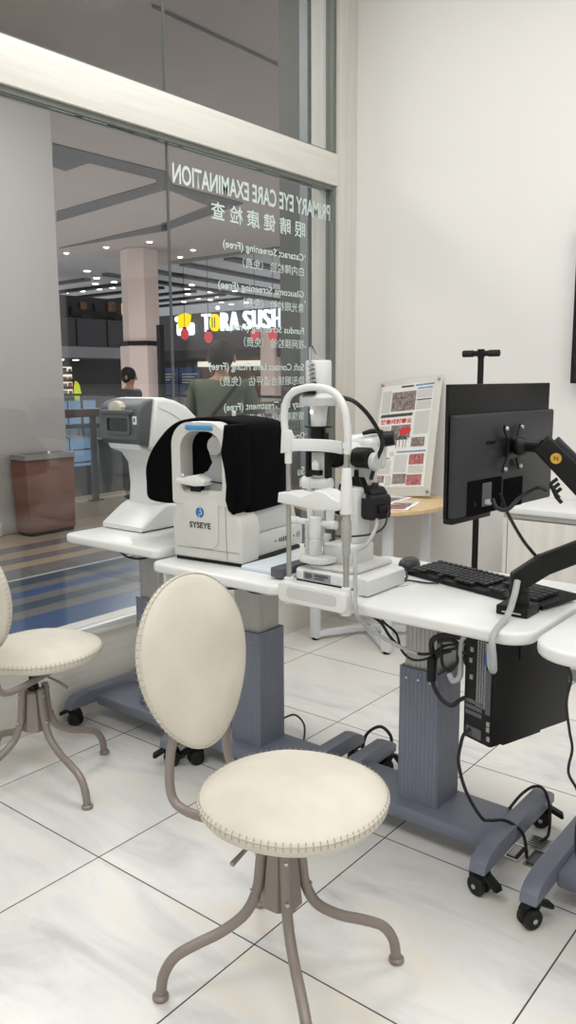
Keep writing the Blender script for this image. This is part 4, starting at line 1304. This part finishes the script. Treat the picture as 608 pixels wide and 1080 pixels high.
# ================================================================== computer on the long table
kb = thing('keyboard', 'black full size keyboard on the long table', 'keyboard', (1.395, 0.828, 0.76), math.atan2(-0.143, 0.514))
m = MB(); m.prism([(-0.075, 0.002), (0.075, 0.006), (0.075, 0.024), (-0.075, 0.014)], -0.255, 0.255, 'YZ', 0.004); m.build('key_tray', 'black', kb)
kproto = None
rows = [(-0.058, [(-.235 + .019 * i) for i in range(3)] + [-.178 + .05] + [(-.06 + .019 * i) for i in range(4)]),
        (-0.036, [(-.235 + .019 * i) for i in range(15)]), (-0.015, [(-.235 + .019 * i) for i in range(15)]),
        (0.006, [(-.235 + .019 * i) for i in range(15)]), (0.027, [(-.235 + .019 * i) for i in range(15)]), (0.053, [(-.235 + .0205 * i) for i in range(14)])]
for y, xs in rows:
    for x in list(xs) + ([.068, .087, .106] if y in (-0.058, 0.027, 0.006) else []):
        if kproto is None:
            m = MB(); m.prism(rrect(-0.008, -0.008, 0.008, 0.008, 0.002, 2), 0.0, 0.006, 'XY', 0.0015, 1)
            ko = kproto = m.build('key', 'charcoal', kb, angle=30)
        else:
            ko = kproto.copy(); C.objects.link(ko)
        ko.location = (x, y, 0.018 + (y + 0.075) / 0.15 * 0.009)
        ko.rotation_euler = (0.066, 0, 0)
m = MB()
for r_ in range(5):
    for c_ in range(4):
        m.box((.152 + .021 * c_ - .009, -.058 + .0212 * r_ - .009, .018 + (.017 + .0212 * r_) / .15 * .009), (.152 + .021 * c_ + .009, -.058 + .0212 * r_ + .009, .025 + (.017 + .0212 * r_) / .15 * .009))
o = m.build('number_keys', 'charcoal', kb)
o['kind'] = 'stuff'
ms = thing('computer_mouse', 'black mouse lying beside the keyboard', 'mouse', (1.085, 0.915, 0.76), math.radians(20))
m = MB(); m.lathe([(0.033, 0.001), (0.0345, 0.006), (0.034, 0.015), (0.030, 0.024), (0.021, 0.0305), (0.009, 0.033), (0, 0.0333)], seg=28, sy=1.65)
m.build('shell', 'charcoal', ms, angle=60)
m = MB(); m.lathe([(0.005, -0.003), (0.006, 0), (0.005, 0.003)], (0, 0.030, 0.025), 'X', 14); m.build('scroll_wheel', 'rubber', ms)
cable('mouse_cable', [(1.105, 0.862, 0.77), (1.13, 0.82, 0.765), (1.16, 0.77, 0.765), (1.16, 0.735, 0.766), (1.163, 0.72, 0.755)], 0.0028, 'black mouse cable dropping into the round table grommet')
cable('keyboard_cable', [(1.27, 0.77, 0.766), (1.24, 0.755, 0.765), (1.20, 0.755, 0.764), (1.178, 0.735, 0.767), (1.168, 0.72, 0.755)], 0.0028, 'black keyboard cable running over the white table to the grommet')
m = MB(); m.lathe([(0.030, 0), (0.034, 0.0015), (0.030, 0.003), (0, 0.0032)], seg=28); o = m.build('cable_grommet', 'cream_plastic', T3, loc=(1.165 - 1.268, 0.712 - 0.735, 0.76))

# monitor
mx, my = 1.475, 0.67
MA = math.radians(-86)     # the screen faces the window side; local x runs along the panel, local -y is the screen
mn = thing('monitor', 'black monitor seen from behind on a swing arm', 'monitor', (1.50, 0.68, 1.19), math.atan2(0.517, 0.040))
# local x along the panel (towards the back wall), local -y towards the viewer's side
m = MB(); m.box((-0.265, 0.006, -0.163), (0.265, 0.016, 0.163), 0.002); m.build('panel', 'black', mn)
m = MB(); m.prism(rrect(-0.262, -0.163, 0.262, 0.090, 0.006), -0.012, 0.006, 'XZ', 0.008, 3); bk = m.build('back_cover', 'charcoal', mn)
m = MB(); m.prism(rrect(-0.20, -0.163, -0.03, -0.075, 0.003), -0.0135, -0.011, 'XZ'); m.build('port_recess', 'velvet', bk)
m = MB(); m.prism(rrect(-0.02, -0.163, 0.085, -0.085, 0.003), -0.0135, -0.011, 'XZ'); m.build('port_recess', 'velvet', bk)
m = MB(); m.prism(rrect(-0.13, -0.145, -0.085, -0.085, 0.002), -0.015, -0.0135, 'XZ'); m.build('rating_label', 'dark_grey', bk)
m = MB(); m.box((-0.118, -0.030, -0.14), (-0.10, -0.0135, -0.128), 0.002); m.build('video_plug', 'pale_grey', bk)
m = MB(); m.prism(rrect(-0.115, 0.012, -0.07, 0.02, 0.002), -0.0128, -0.011, 'XZ'); m.build('vent_slot', 'black', bk)
m = MB(); m.box((-0.265, -0.013, -0.175), (-0.08, 0.016, -0.160), 0.004); m.build('lower_bezel', 'black', mn)
m = MB(); m.lathe([(0.007, -0.0145), (0.007, -0.012)], (-0.165, 0, -0.135), 'Y', 14); m.build('lock_hole', 'black', bk)

am = thing('monitor_mount', 'black gas-spring swing mount with a gold badge clamped to the table front', 'monitor mount', (1.575, 0.64, 0.76))
m = MB(); m.box((-0.043, -0.048, 0.0), (0.043, 0.036, 0.026), 0.004); m.build('clamp_base', 'black', am)
m = MB(); m.box((-0.026, -0.0486, 0.008), (0.026, -0.0476, 0.012)); m.build('clamp_slot', 'steel', am)
m = MB(); m.lathe([(0.026, 0.02), (0.026, 0.06), (0.023, 0.065)], seg=24); m.build('swivel_post', 'black', am)


def bar(pts, wth, hgt):
    """square-section arm with rounded edges along a polyline"""
    m = MB()
    for (A, B, w0, w1) in pts:
        A, B = Vector(A), Vector(B)
        dv = (B - A)
        L = dv.length
        xx = dv.normalized()
        yy = Vector((0, 0, 1)).cross(xx).normalized()
        zz = xx.cross(yy)
        Mx = Matrix(((xx.x, yy.x, zz.x, A.x), (xx.y, yy.y, zz.y, A.y), (xx.z, yy.z, zz.z, A.z), (0, 0, 0, 1)))
        m.prism([(0, -w0), (L, -w1), (L, w1), (0, w0)], -wth, wth, 'XZ', 0.007, 3, M=Mx)
    return m


m = bar([((-0.005, -0.005, 0.085), (0.055, 0.03, 0.135), 0.026, 0.027), ((0.045, 0.025, 0.128), (0.215, 0.10, 0.215), 0.027, 0.026)], 0.022, 0)
la = m.build('lower_arm', 'black', am)
m = MB(); m.lathe([(0.026, 0.055), (0.026, 0.105)], (0, 0, 0), seg=24); m.build('elbow_base', 'black', la)
m = MB(); m.lathe([(0.024, 0.16), (0.024, 0.29)], (0.215, 0.10, 0), seg=24); m.build('elbow', 'black', am)
m = bar([((0.205, 0.10, 0.255), (0.028, 0.03, 0.445), 0.033, 0.026)], 0.020, 0)
ua = m.build('upper_arm', 'black', am)
m = bar([((0.20, 0.128, 0.275), (0.045, 0.065, 0.445), 0.026, 0.02)], 0.012, 0)
m.build('gas_spring_cover', 'charcoal', ua)
m = MB(); m.lathe([(0, 0), (0.0135, 0), (0.0135, 0.004), (0, 0.0045)], (0, 0, 0), 'Y', 24)
b_ = m.build('arm_badge', 'gold', ua, loc=(0.072, 0.022, 0.407), rotz=0.4)
text_obj('badge_letter', 'N', 0.011, 0.011, 'ink', frame((-0.0055, -0.0006, -0.0055), (1, 0, 0), (0, 0, 1)), b_, bold=0.02)
for k in range(3):
    q = 0.35 + k * 0.09
    m = MB(); m.tube([(0.05 + .06 * q, 0.03 + 0.01, 0.40 - .12 * q * 1.1), (0.035 + .07 * q, 0.028, 0.385 - .12 * q * 1.1), (0.05 + .075 * q, 0.028, 0.365 - .12 * q * 1.1)], 0.005, 8, 3)
    m.build('cable_clip', 'black', ua)
m = MB(); m.tube([(0.03, 0.03, 0.435), (-0.02, 0.035, 0.435)], 0.016, 16); m.ball((-0.028, 0.035, 0.432), 0.024); m.build('ball_joint', 'black', am)
m = MB()
yc, zc = 0.035, 0.428
xx0 = -0.052
poly = [(-0.058, -0.06), (-0.040, -0.06), (-0.022, -0.028), (0.022, -0.028), (0.040, -0.06), (0.058, -0.06), (0.058, -0.048), (0.034, -0.02), (0.034, 0.02), (0.058, 0.048), (0.058, 0.06), (0.040, 0.06), (0.022, 0.028), (-0.022, 0.028), (-0.040, 0.06), (-0.058, 0.06), (-0.058, 0.048), (-0.034, 0.02), (-0.034, -0.02), (-0.058, -0.048)]
m.prism([(yc + a, zc + b) for a, b in poly], xx0, xx0 + 0.006, 'YZ', 0.001, 1)
vp_ = m.build('mount_plate', 'black', am)
for a in (-0.048, 0.048):
    for b in (-0.052, 0.052):
        m = MB(); m.lathe([(0.0062, 0), (0.005, 0.004), (0, 0.005)], (xx0 + 0.006, yc + a, zc + b), 'X', 12); m.build('plate_screw', 'steel', vp_)
cable('arm_cable_sleeve', [(1.585, 0.60, 0.855), (1.588, 0.575, 0.82), (1.585, 0.545, 0.775), (1.598, 0.435, 0.755), (1.605, 0.425, 0.70), (1.60, 0.44, 0.665), (1.585, 0.455, 0.672), (1.575, 0.47, 0.72)], 0.0085, 'grey braided cable sleeve looping over the table front below the monitor arm', 'cable_sleeve')
cable('monitor_cable', [(1.525, 0.565, 1.065), (1.54, 0.56, 1.045), (1.56, 0.58, 1.04), (1.57, 0.63, 1.065), (1.59, 0.69, 1.085), (1.615, 0.70, 1.08)], 0.0055, 'black video cable from the monitor ports to the arm')
cable('monitor_power_cable', [(1.525, 0.61, 1.075), (1.545, 0.62, 1.02), (1.57, 0.66, 0.95), (1.60, 0.69, 0.90)], 0.0045, 'black power cable hanging below the monitor toward the arm')

# desktop computer slung under the table
pc = thing('desktop_computer', 'slim black desktop computer hung under the long table', 'computer', (1.558, 0.529, 0.405), math.radians(-18))
# local x to the right (thickness runs to -x), local y away
m = MB(); m.box((-0.097, 0.004, 0.012), (0.0, 0.31, 0.318), 0.003); m.build('case', 'black', pc)
m = MB(); m.box((-0.095, -0.001, 0.014), (-0.002, 0.006, 0.316), 0.001); rp = m.build('rear_panel', 'black', pc)
m = MB()
for k in range(30):
    for j in range(4):
        m.box((-0.052 + j * 0.0085, -0.0022, 0.112 + k * 0.0064), (-0.0465 + j * 0.0085, -0.001, 0.1165 + k * 0.0064))
o = m.build('vent_grille', 'mid_grey', rp); o['kind'] = 'stuff'
for k in range(3):
    m = MB(); m.box((-0.088, -0.0025, 0.082 + k * 0.016), (-0.03, -0.001, 0.093 + k * 0.016)); m.build('slot_cover', 'dark_grey', rp)
m = MB(); m.box((-0.018, -0.012, 0.236), (-0.002, -0.001, 0.27), 0.002); m.build('video_port', 'port_blue', rp)
m = MB(); m.box((-0.085, -0.003, 0.022), (-0.03, -0.001, 0.05), 0.001); m.build('power_socket', 'dark_grey', rp)
for x, z in ((-0.075, .18), (-0.078, .225), (-0.075, .255), (-0.01, .03), (-0.012, .055), (-0.012, 0.07)):
    m = MB(); m.box((x, -0.004, z), (x + .009, -0.001, z + .012)); m.build('port', 'mid_grey', rp)
m = MB(); m.box((-0.02, -0.002, 0.10), (-0.003, 0.0, 0.22)); m.build('rear_label', 'dark_grey', rp)
m = MB(); m.box((-0.08, 0.06, 0.0), (-0.01, 0.21, 0.012), 0.002); m.build('foot_strip', 'black', pc)
m = MB(); m.box((0.0, 0.10, 0.235), (0.004, 0.16, 0.318), 0.001); m.build('side_strap', 'black_matte', pc)
m = MB(); m.box((-0.11, 0.08, 0.318), (0.01, 0.26, 0.321)); m.build('hanger', 'black', pc)

# cables around the long table
H = 'black cables tangled beside the computer'
cable('cable', [(1.15, 0.52, 0.726), (1.214, 0.53, 0.697), (1.246, 0.54, 0.653), (1.28, 0.55, 0.625), (1.334, 0.56, 0.617), (1.378, 0.57, 0.629), (1.424, 0.58, 0.646), (1.462, 0.575, 0.661)], 0.0045, 'thick black cable sagging under the table front from the slit lamp to the computer')
cable('cable', [(1.201, 0.55, 0.726), (1.208, 0.56, 0.688), (1.249, 0.565, 0.659), (1.265, 0.57, 0.611), (1.302, 0.57, 0.591), (1.35, 0.57, 0.606), (1.381, 0.575, 0.639), (1.418, 0.58, 0.656), (1.468, 0.572, 0.65)], 0.0035, 'thin black cable drooping across the upper column of the long table')
cable('cable', [(1.415, 0.578, 0.64), (1.39, 0.56, 0.628), (1.367, 0.555, 0.593), (1.374, 0.55, 0.552), (1.398, 0.55, 0.512), (1.43, 0.555, 0.494), (1.455, 0.56, 0.515), (1.478, 0.556, 0.531)], 0.006, 'black cable hanging in a low loop into the computer back')
cable('cable', [(1.39, 0.57, 0.655), (1.396, 0.565, 0.602), (1.419, 0.56, 0.587), (1.441, 0.56, 0.613), (1.446, 0.57, 0.638), (1.478, 0.562, 0.653)], 0.0045, 'black cable curled in a small loop beside the computer')
cable('cable', [(1.367, 0.57, 0.605), (1.363, 0.565, 0.659), (1.40, 0.57, 0.681), (1.437, 0.578, 0.681), (1.478, 0.566, 0.672)], 0.008, 'bundle of black leads plugged in near the top of the computer')
cable('cable', [(1.38, 0.565, 0.66), (1.40, 0.575, 0.668), (1.43, 0.58, 0.662), (1.478, 0.566, 0.60)], 0.007, 'second bundle of black leads just below the top bundle')
cable('hose', [(1.478, 0.565, 0.695), (1.452, 0.57, 0.68), (1.448, 0.57, 0.62), (1.452, 0.56, 0.58), (1.435, 0.555, 0.565), (1.42, 0.56, 0.58)], 0.008, 'grey corrugated hose end hooked beside the computer back', 'cable_sleeve')
m = MB(); m.prism(rrect(-0.012, -0.035, 0.012, 0.035, 0.006), -0.01, 0.01, 'XZ', 0.004)
tag(m.build('power_brick', 'black', loc=(1.374, 0.548, 0.585)), 'small black power block hanging in the cable loop', 'adapter')
cable('power_cable', [(1.492, 0.548, 0.447), (1.478, 0.54, 0.43), (1.472, 0.535, 0.40), (1.47, 0.53, 0.349), (1.485, 0.55, 0.264), (1.508, 0.60, 0.175), (1.515, 0.64, 0.15), (1.548, 0.68, 0.142), (1.582, 0.715, 0.10), (1.586, 0.745, 0.012)], 0.0048, 'black power cable falling from the computer to the floor socket')
cable('power_cable', [(1.505, 0.80, 0.113), (1.512, 0.87, 0.13), (1.535, 0.91, 0.146), (1.565, 0.915, 0.14), (1.585, 0.91, 0.09), (1.592, 0.89, 0.02), (1.58, 0.86, 0.006)], 0.0045, 'black cable arching over the back of the table foot to the floor socket')
cable('power_cable', [(1.78, 0.43, 0.726), (1.78, 0.466, 0.68), (1.78, 0.443, 0.629), (1.78, 0.472, 0.549), (1.78, 0.499, 0.492), (1.78, 0.481, 0.439), (1.79, 0.535, 0.357), (1.80, 0.50, 0.25), (1.82, 0.52, 0.12), (1.85, 0.50, 0.006), (1.95, 0.42, 0.006)], 0.0035, 'black wavy cable hanging from the table at the right edge')
cable('cable', [(0.56, 0.62, 0.724), (0.552, 0.55, 0.71), (0.607, 0.55, 0.693), (0.658, 0.55, 0.700), (0.691, 0.56, 0.715), (0.74, 0.58, 0.722)], 0.0045, 'black cable drooping under the middle table', group=None)
cable('cable', [(0.68, 0.60, 0.722), (0.70, 0.55, 0.705), (0.75, 0.55, 0.700), (0.79, 0.56, 0.715), (0.80, 0.60, 0.722)], 0.0055, 'short black cable coil under the right end of the middle table')
cable('cable', [(-0.04, 0.70, 0.754), (-0.008, 0.62, 0.737), (0.04, 0.61, 0.714), (0.12, 0.61, 0.714), (0.199, 0.62, 0.738), (0.25, 0.66, 0.752)], 0.004, 'thin black cable drooping under the window table')
cable('cable', [(0.43, 1.027, 0.006), (0.45, 1.04, 0.03), (0.50, 1.05, 0.055), (0.56, 1.03, 0.04), (0.60, 0.98, 0.012), (0.62, 0.93, 0.006)], 0.004, 'black cable looped on the floor behind the middle table')
cable('cable', [(0.88, 0.965, 0.006), (0.86, 0.99, 0.03), (0.865, 1.01, 0.09), (0.91, 1.03, 0.125), (0.955, 1.03, 0.10), (0.965, 1.02, 0.05), (1.02, 1.0, 0.02), (1.06, 1.0, 0.006)], 0.006, 'thick black cable looped up behind the left foot of the long table')
m = MB(); m.box((-0.05, -0.02, 0), (0.05, 0.02, 0.03), 0.005)
tag(m.build('plug_block', 'black', loc=(1.04, 1.05, 0)), 'black plug block on the floor behind the long table', 'adapter')

# socket boxes set in the floor between the tables
for (x, y, lab) in ((1.545, 0.768, 'metal floor socket box with an open lid under the long table foot'), (1.606, 0.768, 'metal floor socket box next to the foot of the right edge table')):
    p = thing('floor_socket', lab, 'socket', (x + 0.0, y, 0.0))
    m = MB(); m.ring(rrect(-0.024, -0.045, 0.024, 0.045, 0.003), rrect(-0.018, -0.036, 0.018, 0.036, 0.002), 0.0005, 0.004, 'XY'); m.build('socket_frame', 'steel', p)
    m = MB(); m.box((-0.0175, -0.0355, 0.0005), (0.0175, 0.0355, 0.002)); m.build('socket_well', 'black', p)
    m = MB(); m.box((-0.015, -0.03, 0.002), (0.006, 0.03, 0.0055)); m.build('socket_lid', 'brushed', p)
p = thing('floor_grille', 'small slotted metal plate in the floor behind the floor sockets', 'floor plate', (1.575, 0.853, 0))
m = MB(); m.box((-0.03, -0.036, 0.0005), (0.03, 0.036, 0.003), 0.001); m.build('plate', 'brushed', p)
for k in range(5):
    m = MB(); m.box((-0.024, -0.028 + k * 0.013, 0.003), (0.024, -0.022 + k * 0.013, 0.0036)); m.build('slot', 'dark_grey', p)

# ================================================================== back of the room
t = thing('round_table', 'small round pale wood table with white legs by the back wall', 'table', (0.12, 2.165, 0))
m = MB(); m.lathe([(0, 0.728), (0.395, 0.728), (0.405, 0.732), (0.405, 0.748), (0.40, 0.752), (0, 0.752)], seg=64); m.build('table_top', 'light_oak', t)
cx, cy = -0.08, 0.11
for x, y in ((-0.225, -0.17), (0.195, -0.135), (0.19, 0.25)):
    m = MB(); m.box((x - 0.024, y - 0.016, 0.012), (x + 0.024, y + 0.016, 0.728), 0.002); lg = m.build('leg', 'white_metal', t)
    m = MB(); m.lathe([(0.016, 0), (0.018, 0.004), (0.018, 0.014)], (x, y, 0), seg=14); m.build('foot_pad', 'rubber', lg)
    L = Vector((x - cx, y - cy, 0)); ln = L.length; an = math.atan2(L.y, L.x)
    m = MB(); m.box((0, -0.018, 0.016), (ln, 0.018, 0.046), 0.002, M=Matrix.Translation((cx, cy, 0)) @ Matrix.Rotation(an, 4, 'Z')); m.build('base_bar', 'white_metal', t)

# leaning acrylic panel with a newspaper page
ptop, pbot = Vector((0.118, 2.565, 1.366)), Vector((0.178, 2.345, 0.753))
upv = (ptop - pbot).normalized()
xv = Vector((1, -0.05, 0)).normalized()
nv = xv.cross(upv).normalized()
xv = upv.cross(nv).normalized()
FM = Matrix(((xv.x, upv.x, nv.x, pbot.x), (xv.y, upv.y, nv.y, pbot.y), (xv.z, upv.z, nv.z, pbot.z), (0, 0, 0, 1)))
dp = thing('display_panel', 'clear acrylic panel holding a newspaper page, leaning on the back wall', 'display panel')
dp.matrix_world = FM
HH = (ptop - pbot).length
m = MB(); m.box((-0.192, 0.0, -0.006), (0.192, HH, 0.0), 0.002); m.build('backing_sheet', 'backing', dp)
m = MB(); m.box((-0.192, 0.0, 0.004), (0.192, HH, 0.008)); m.build('acrylic_sheet', 'clear_acrylic', dp)
for x in (-0.178, 0.178):
    for y in (0.02, HH - 0.02):
        m = MB(); m.lathe([(0.008, -0.006), (0.008, 0.012), (0.006, 0.015)], (x, y, 0), seg=16); m.build('standoff', 'brushed', dp)
nx0, nx1, ny1, ny0 = -0.178, 0.150, HH - 0.03, 0.05
m = MB(); m.box((nx0, ny0, 0.0005), (nx1, ny1, 0.0015)); npg = m.build('newspaper_page', 'newsprint', dp)
bt = bpy.data.materials.new('news_text')
bt.use_nodes = True
nt = bt.node_tree
wv = nt.nodes.new('ShaderNodeTexWave'); wv.bands_direction = 'Y'; wv.inputs['Scale'].default_value = 70; wv.inputs['Distortion'].default_value = 1.5; wv.inputs['Detail Scale'].default_value = 8
tcn = nt.nodes.new('ShaderNodeTexCoord'); nt.links.new(tcn.outputs['Object'], wv.inputs['Vector'])
cr = nt.nodes.new('ShaderNodeValToRGB'); cr.color_ramp.elements[0].color = rgb(172, 172, 172); cr.color_ramp.elements[1].color = rgb(240, 239, 235)
nt.links.new(wv.outputs['Fac'], cr.inputs[0]); nt.links.new(cr.outputs[0], nt.nodes['Principled BSDF'].inputs['Base Color'])
MATS['news_text'] = bt


def patch(name, u0, v0, u1, v1, material, skew=0.0):
    W_, H_ = nx1 - nx0, ny1 - ny0
    x0, x1 = nx0 + u0 * W_, nx0 + u1 * W_
    y1, y0 = ny1 - v0 * H_, ny1 - v1 * H_
    m = MB(); m.prism([(x0, y0), (x1 - skew, y0), (x1, y1), (x0 + skew, y1)], 0.0015, 0.0021, 'XY')
    return m.build(name, material, npg)


for u0, v0, u1, v1, mm in ((.22, .07, .68, .26, 'news_photo'), (.27, .40, .64, .53, 'news_photo'), (.68, .53, .93, .62, 'news_photo'), (.03, .885, .24, .955, 'news_photo'), (.40, .875, .66, .97, 'news_photo'),
                           (.68, .69, .95, .79, 'news_photo_red'), (.67, .885, .95, .985, 'news_photo_red')):
    patch('photo', u0, v0, u1, v1, mm)
for u0, v0, u1, v1, mm in ((.65, .01, 1.0, .028, 'news_blue'), (.42, .655, .97, .672, 'news_blue'), (.06, .715, .30, .726, 'news_dark'), (.38, .012, .62, .03, 'news_dark'), (.70, .045, .98, .06, 'news_blue'), (.70, .16, .98, .172, 'news_dark')):
    patch('headline_rule', u0, v0, u1, v1, mm)
patch('headline_strip', .03, .285, .66, .315, 'news_dark', 0.006)
for u0, v0, u1, v1 in ((.03, .05, .20, .27), (.70, .07, .98, .15), (.70, .18, .98, .26), (.70, .28, .98, .50), (.03, .40, .24, .70), (.30, .66, .38, .70), (.03, .74, .34, .87), (.40, .69, .64, .86), (.68, .80, .96, .87), (.27, .89, .38, .98)):
    patch('text_column', u0, v0, u1, v1, 'news_text')
W_, H_ = nx1 - nx0, ny1 - ny0
text_obj('headline', '慈善成就事业', .60 * W_, .05 * H_, 'news_red', Matrix.Translation((nx0 + .05 * W_, ny1 - .385 * H_, 0.0022)), npg, bold=0.03)
m = MB(); m.lathe([(0, 0), (0.022, 0), (0.022, 0.0004), (0, 0.0005)], (nx0 + .52 * W_, ny1 - .465 * H_, 0.0022), seg=20, sx=1.2); m.lathe([(0, 0), (0.018, 0), (0.018, 0.0004), (0, 0.0005)], (nx0 + .60 * W_, ny1 - .455 * H_, 0.0022), seg=20); m.build('photo', 'news_red', npg)
m = MB(); m.prism([(nx0 + .36 * W_, ny1 - .545 * H_), (nx0 + .62 * W_, ny1 - .545 * H_), (nx0 + .56 * W_, ny1 - .51 * H_), (nx0 + .42 * W_, ny1 - .51 * H_)], 0.0022, 0.0026, 'XY')
for q in (.40, .46, .53, .58):
    m.box((nx0 + q * W_ - .002, ny1 - .62 * H_, 0.0022), (nx0 + q * W_ + .002, ny1 - .54 * H_, 0.0026))
m.build('photo', 'news_dark', npg)

# newspapers lying on the round table
for (x, y, a, k, lab) in ((0.30, 2.05, 0.30, 1.0, 'folded newspaper with photos lying nearest on the round table'), (0.16, 2.20, 0.05, 0.9, 'folded newspaper lying at the foot of the acrylic panel')):
    z0 = 0.752 if k == 1.0 else 0.7525
    n_ = thing('newspaper', lab, 'newspaper', (x, y, 0.7525), a)
    m = MB()
    t_ = bmesh.new()
    G = [[t_.verts.new(((i / 8 - .5) * .26 * k, (j / 10 - .5) * .28 * k, 0.004 + 0.003 * math.sin(i * .9) * math.sin(j * .7))) for j in range(11)] for i in range(9)]
    for i in range(8):
        for j in range(10):
            t_.faces.new((G[i][j], G[i + 1][j], G[i + 1][j + 1], G[i][j + 1]))
    r_ = bmesh.ops.extrude_face_region(t_, geom=t_.faces[:])
    bmesh.ops.translate(t_, vec=(0, 0, -0.003), verts=[v for v in r_['geom'] if isinstance(v, bmesh.types.BMVert)])
    m._join(t_)
    pgm = m.build('page', 'newsprint', n_)
    for (x0, y0, x1, y1, mm) in ((-.11, .02, .0, .12, 'news_photo'), (.02, -.04, .11, .05, 'news_photo'), (-.11, -.12, .0, -.02, 'news_text'), (.02, .07, .11, .12, 'news_text'), (.02, -.12, .11, -.06, 'news_photo_red')):
        m = MB(); m.box((x0 * k, y0 * k, 0.0072), (x1 * k, y1 * k, 0.0078)); m.build('photo' if 'photo' in mm else 'text_column', mm, pgm)

# black floor stand
p = thing('floor_stand', 'thin black T-shaped floor stand behind the monitor', 'stand', (0.66, 2.28, 0))
m = MB(); m.lathe([(0.015, 0.02), (0.015, 0.7), (0.0145, 0.7), (0.0145, 1.49)], seg=16); m.build('pole', 'black', p)
m = MB(); m.lathe([(0.15, 0), (0.15, 0.008), (0.03, 0.02), (0.018, 0.04)], seg=32); m.build('base_disc', 'black', p)
m = MB(); m.tube([(-0.09, 0.0, 1.482), (0.09, 0, 1.482)], 0.013, 12); m.lathe([(0.017, -0.02), (0.017, 0.02)], (0, 0, 1.482), seg=14); m.build('cross_bar', 'black', p)
for s_ in (-1, 1):
    m = MB(); m.lathe([(0.016, -0.025), (0.016, 0.025)], (s_ * 0.066, 0, 1.482), 'X', 14); m.build('bar_grip', 'rubber', p)

# low cabinet along the back wall
p = thing('cabinet', 'low pale wood cabinet along the back wall behind the monitor', 'cabinet', (0.838, 2.2, 0))
m = MB(); m.box((0.0, 0.02, 0.06), (1.7, 0.385, 0.745)); m.build('cabinet_body', 'cabinet_wood', p)
m = MB(); m.box((-0.004, -0.004, 0.750), (1.71, 0.388, 0.776), 0.002); m.build('cabinet_top', 'white_top', p)
m = MB(); m.box((0.0, 0.0, 0.728), (1.7, 0.02, 0.750)); m.build('edge_rail', 'alu_grey', p)
m = MB(); m.box((0.0, 0.03, 0.0), (1.7, 0.38, 0.06)); m.build('plinth', 'mid_grey', p)
m = MB(); m.box((0.0, 0.0, 0.06), (0.018, 0.02, 0.728)); m.build('end_panel', 'cabinet_wood', p)
for k in range(4):
    m = MB(); m.box((0.022 + k * 0.42, 0.0, 0.065), (0.022 + k * 0.42 + 0.414, 0.018, 0.722), 0.001); m.build('door', 'cabinet_wood', p)

# television on the back wall, only its edge in view
p = thing('television', 'black wall television cut off by the right edge of the photo', 'television', (1.62, YB - 0.02, 1.70))
m = MB(); m.box((-0.62, -0.045, -0.36), (0.62, -0.012, 0.36), 0.004); m.build('casing', 'black', p)
m = MB(); m.box((-0.61, -0.0465, -0.348), (0.61, -0.044, 0.35)); m.build('screen', 'black_gloss', p)
m = MB(); m.box((-0.2, -0.014, -0.15), (0.2, 0.0, 0.15)); m.build('wall_bracket', 'black', p)
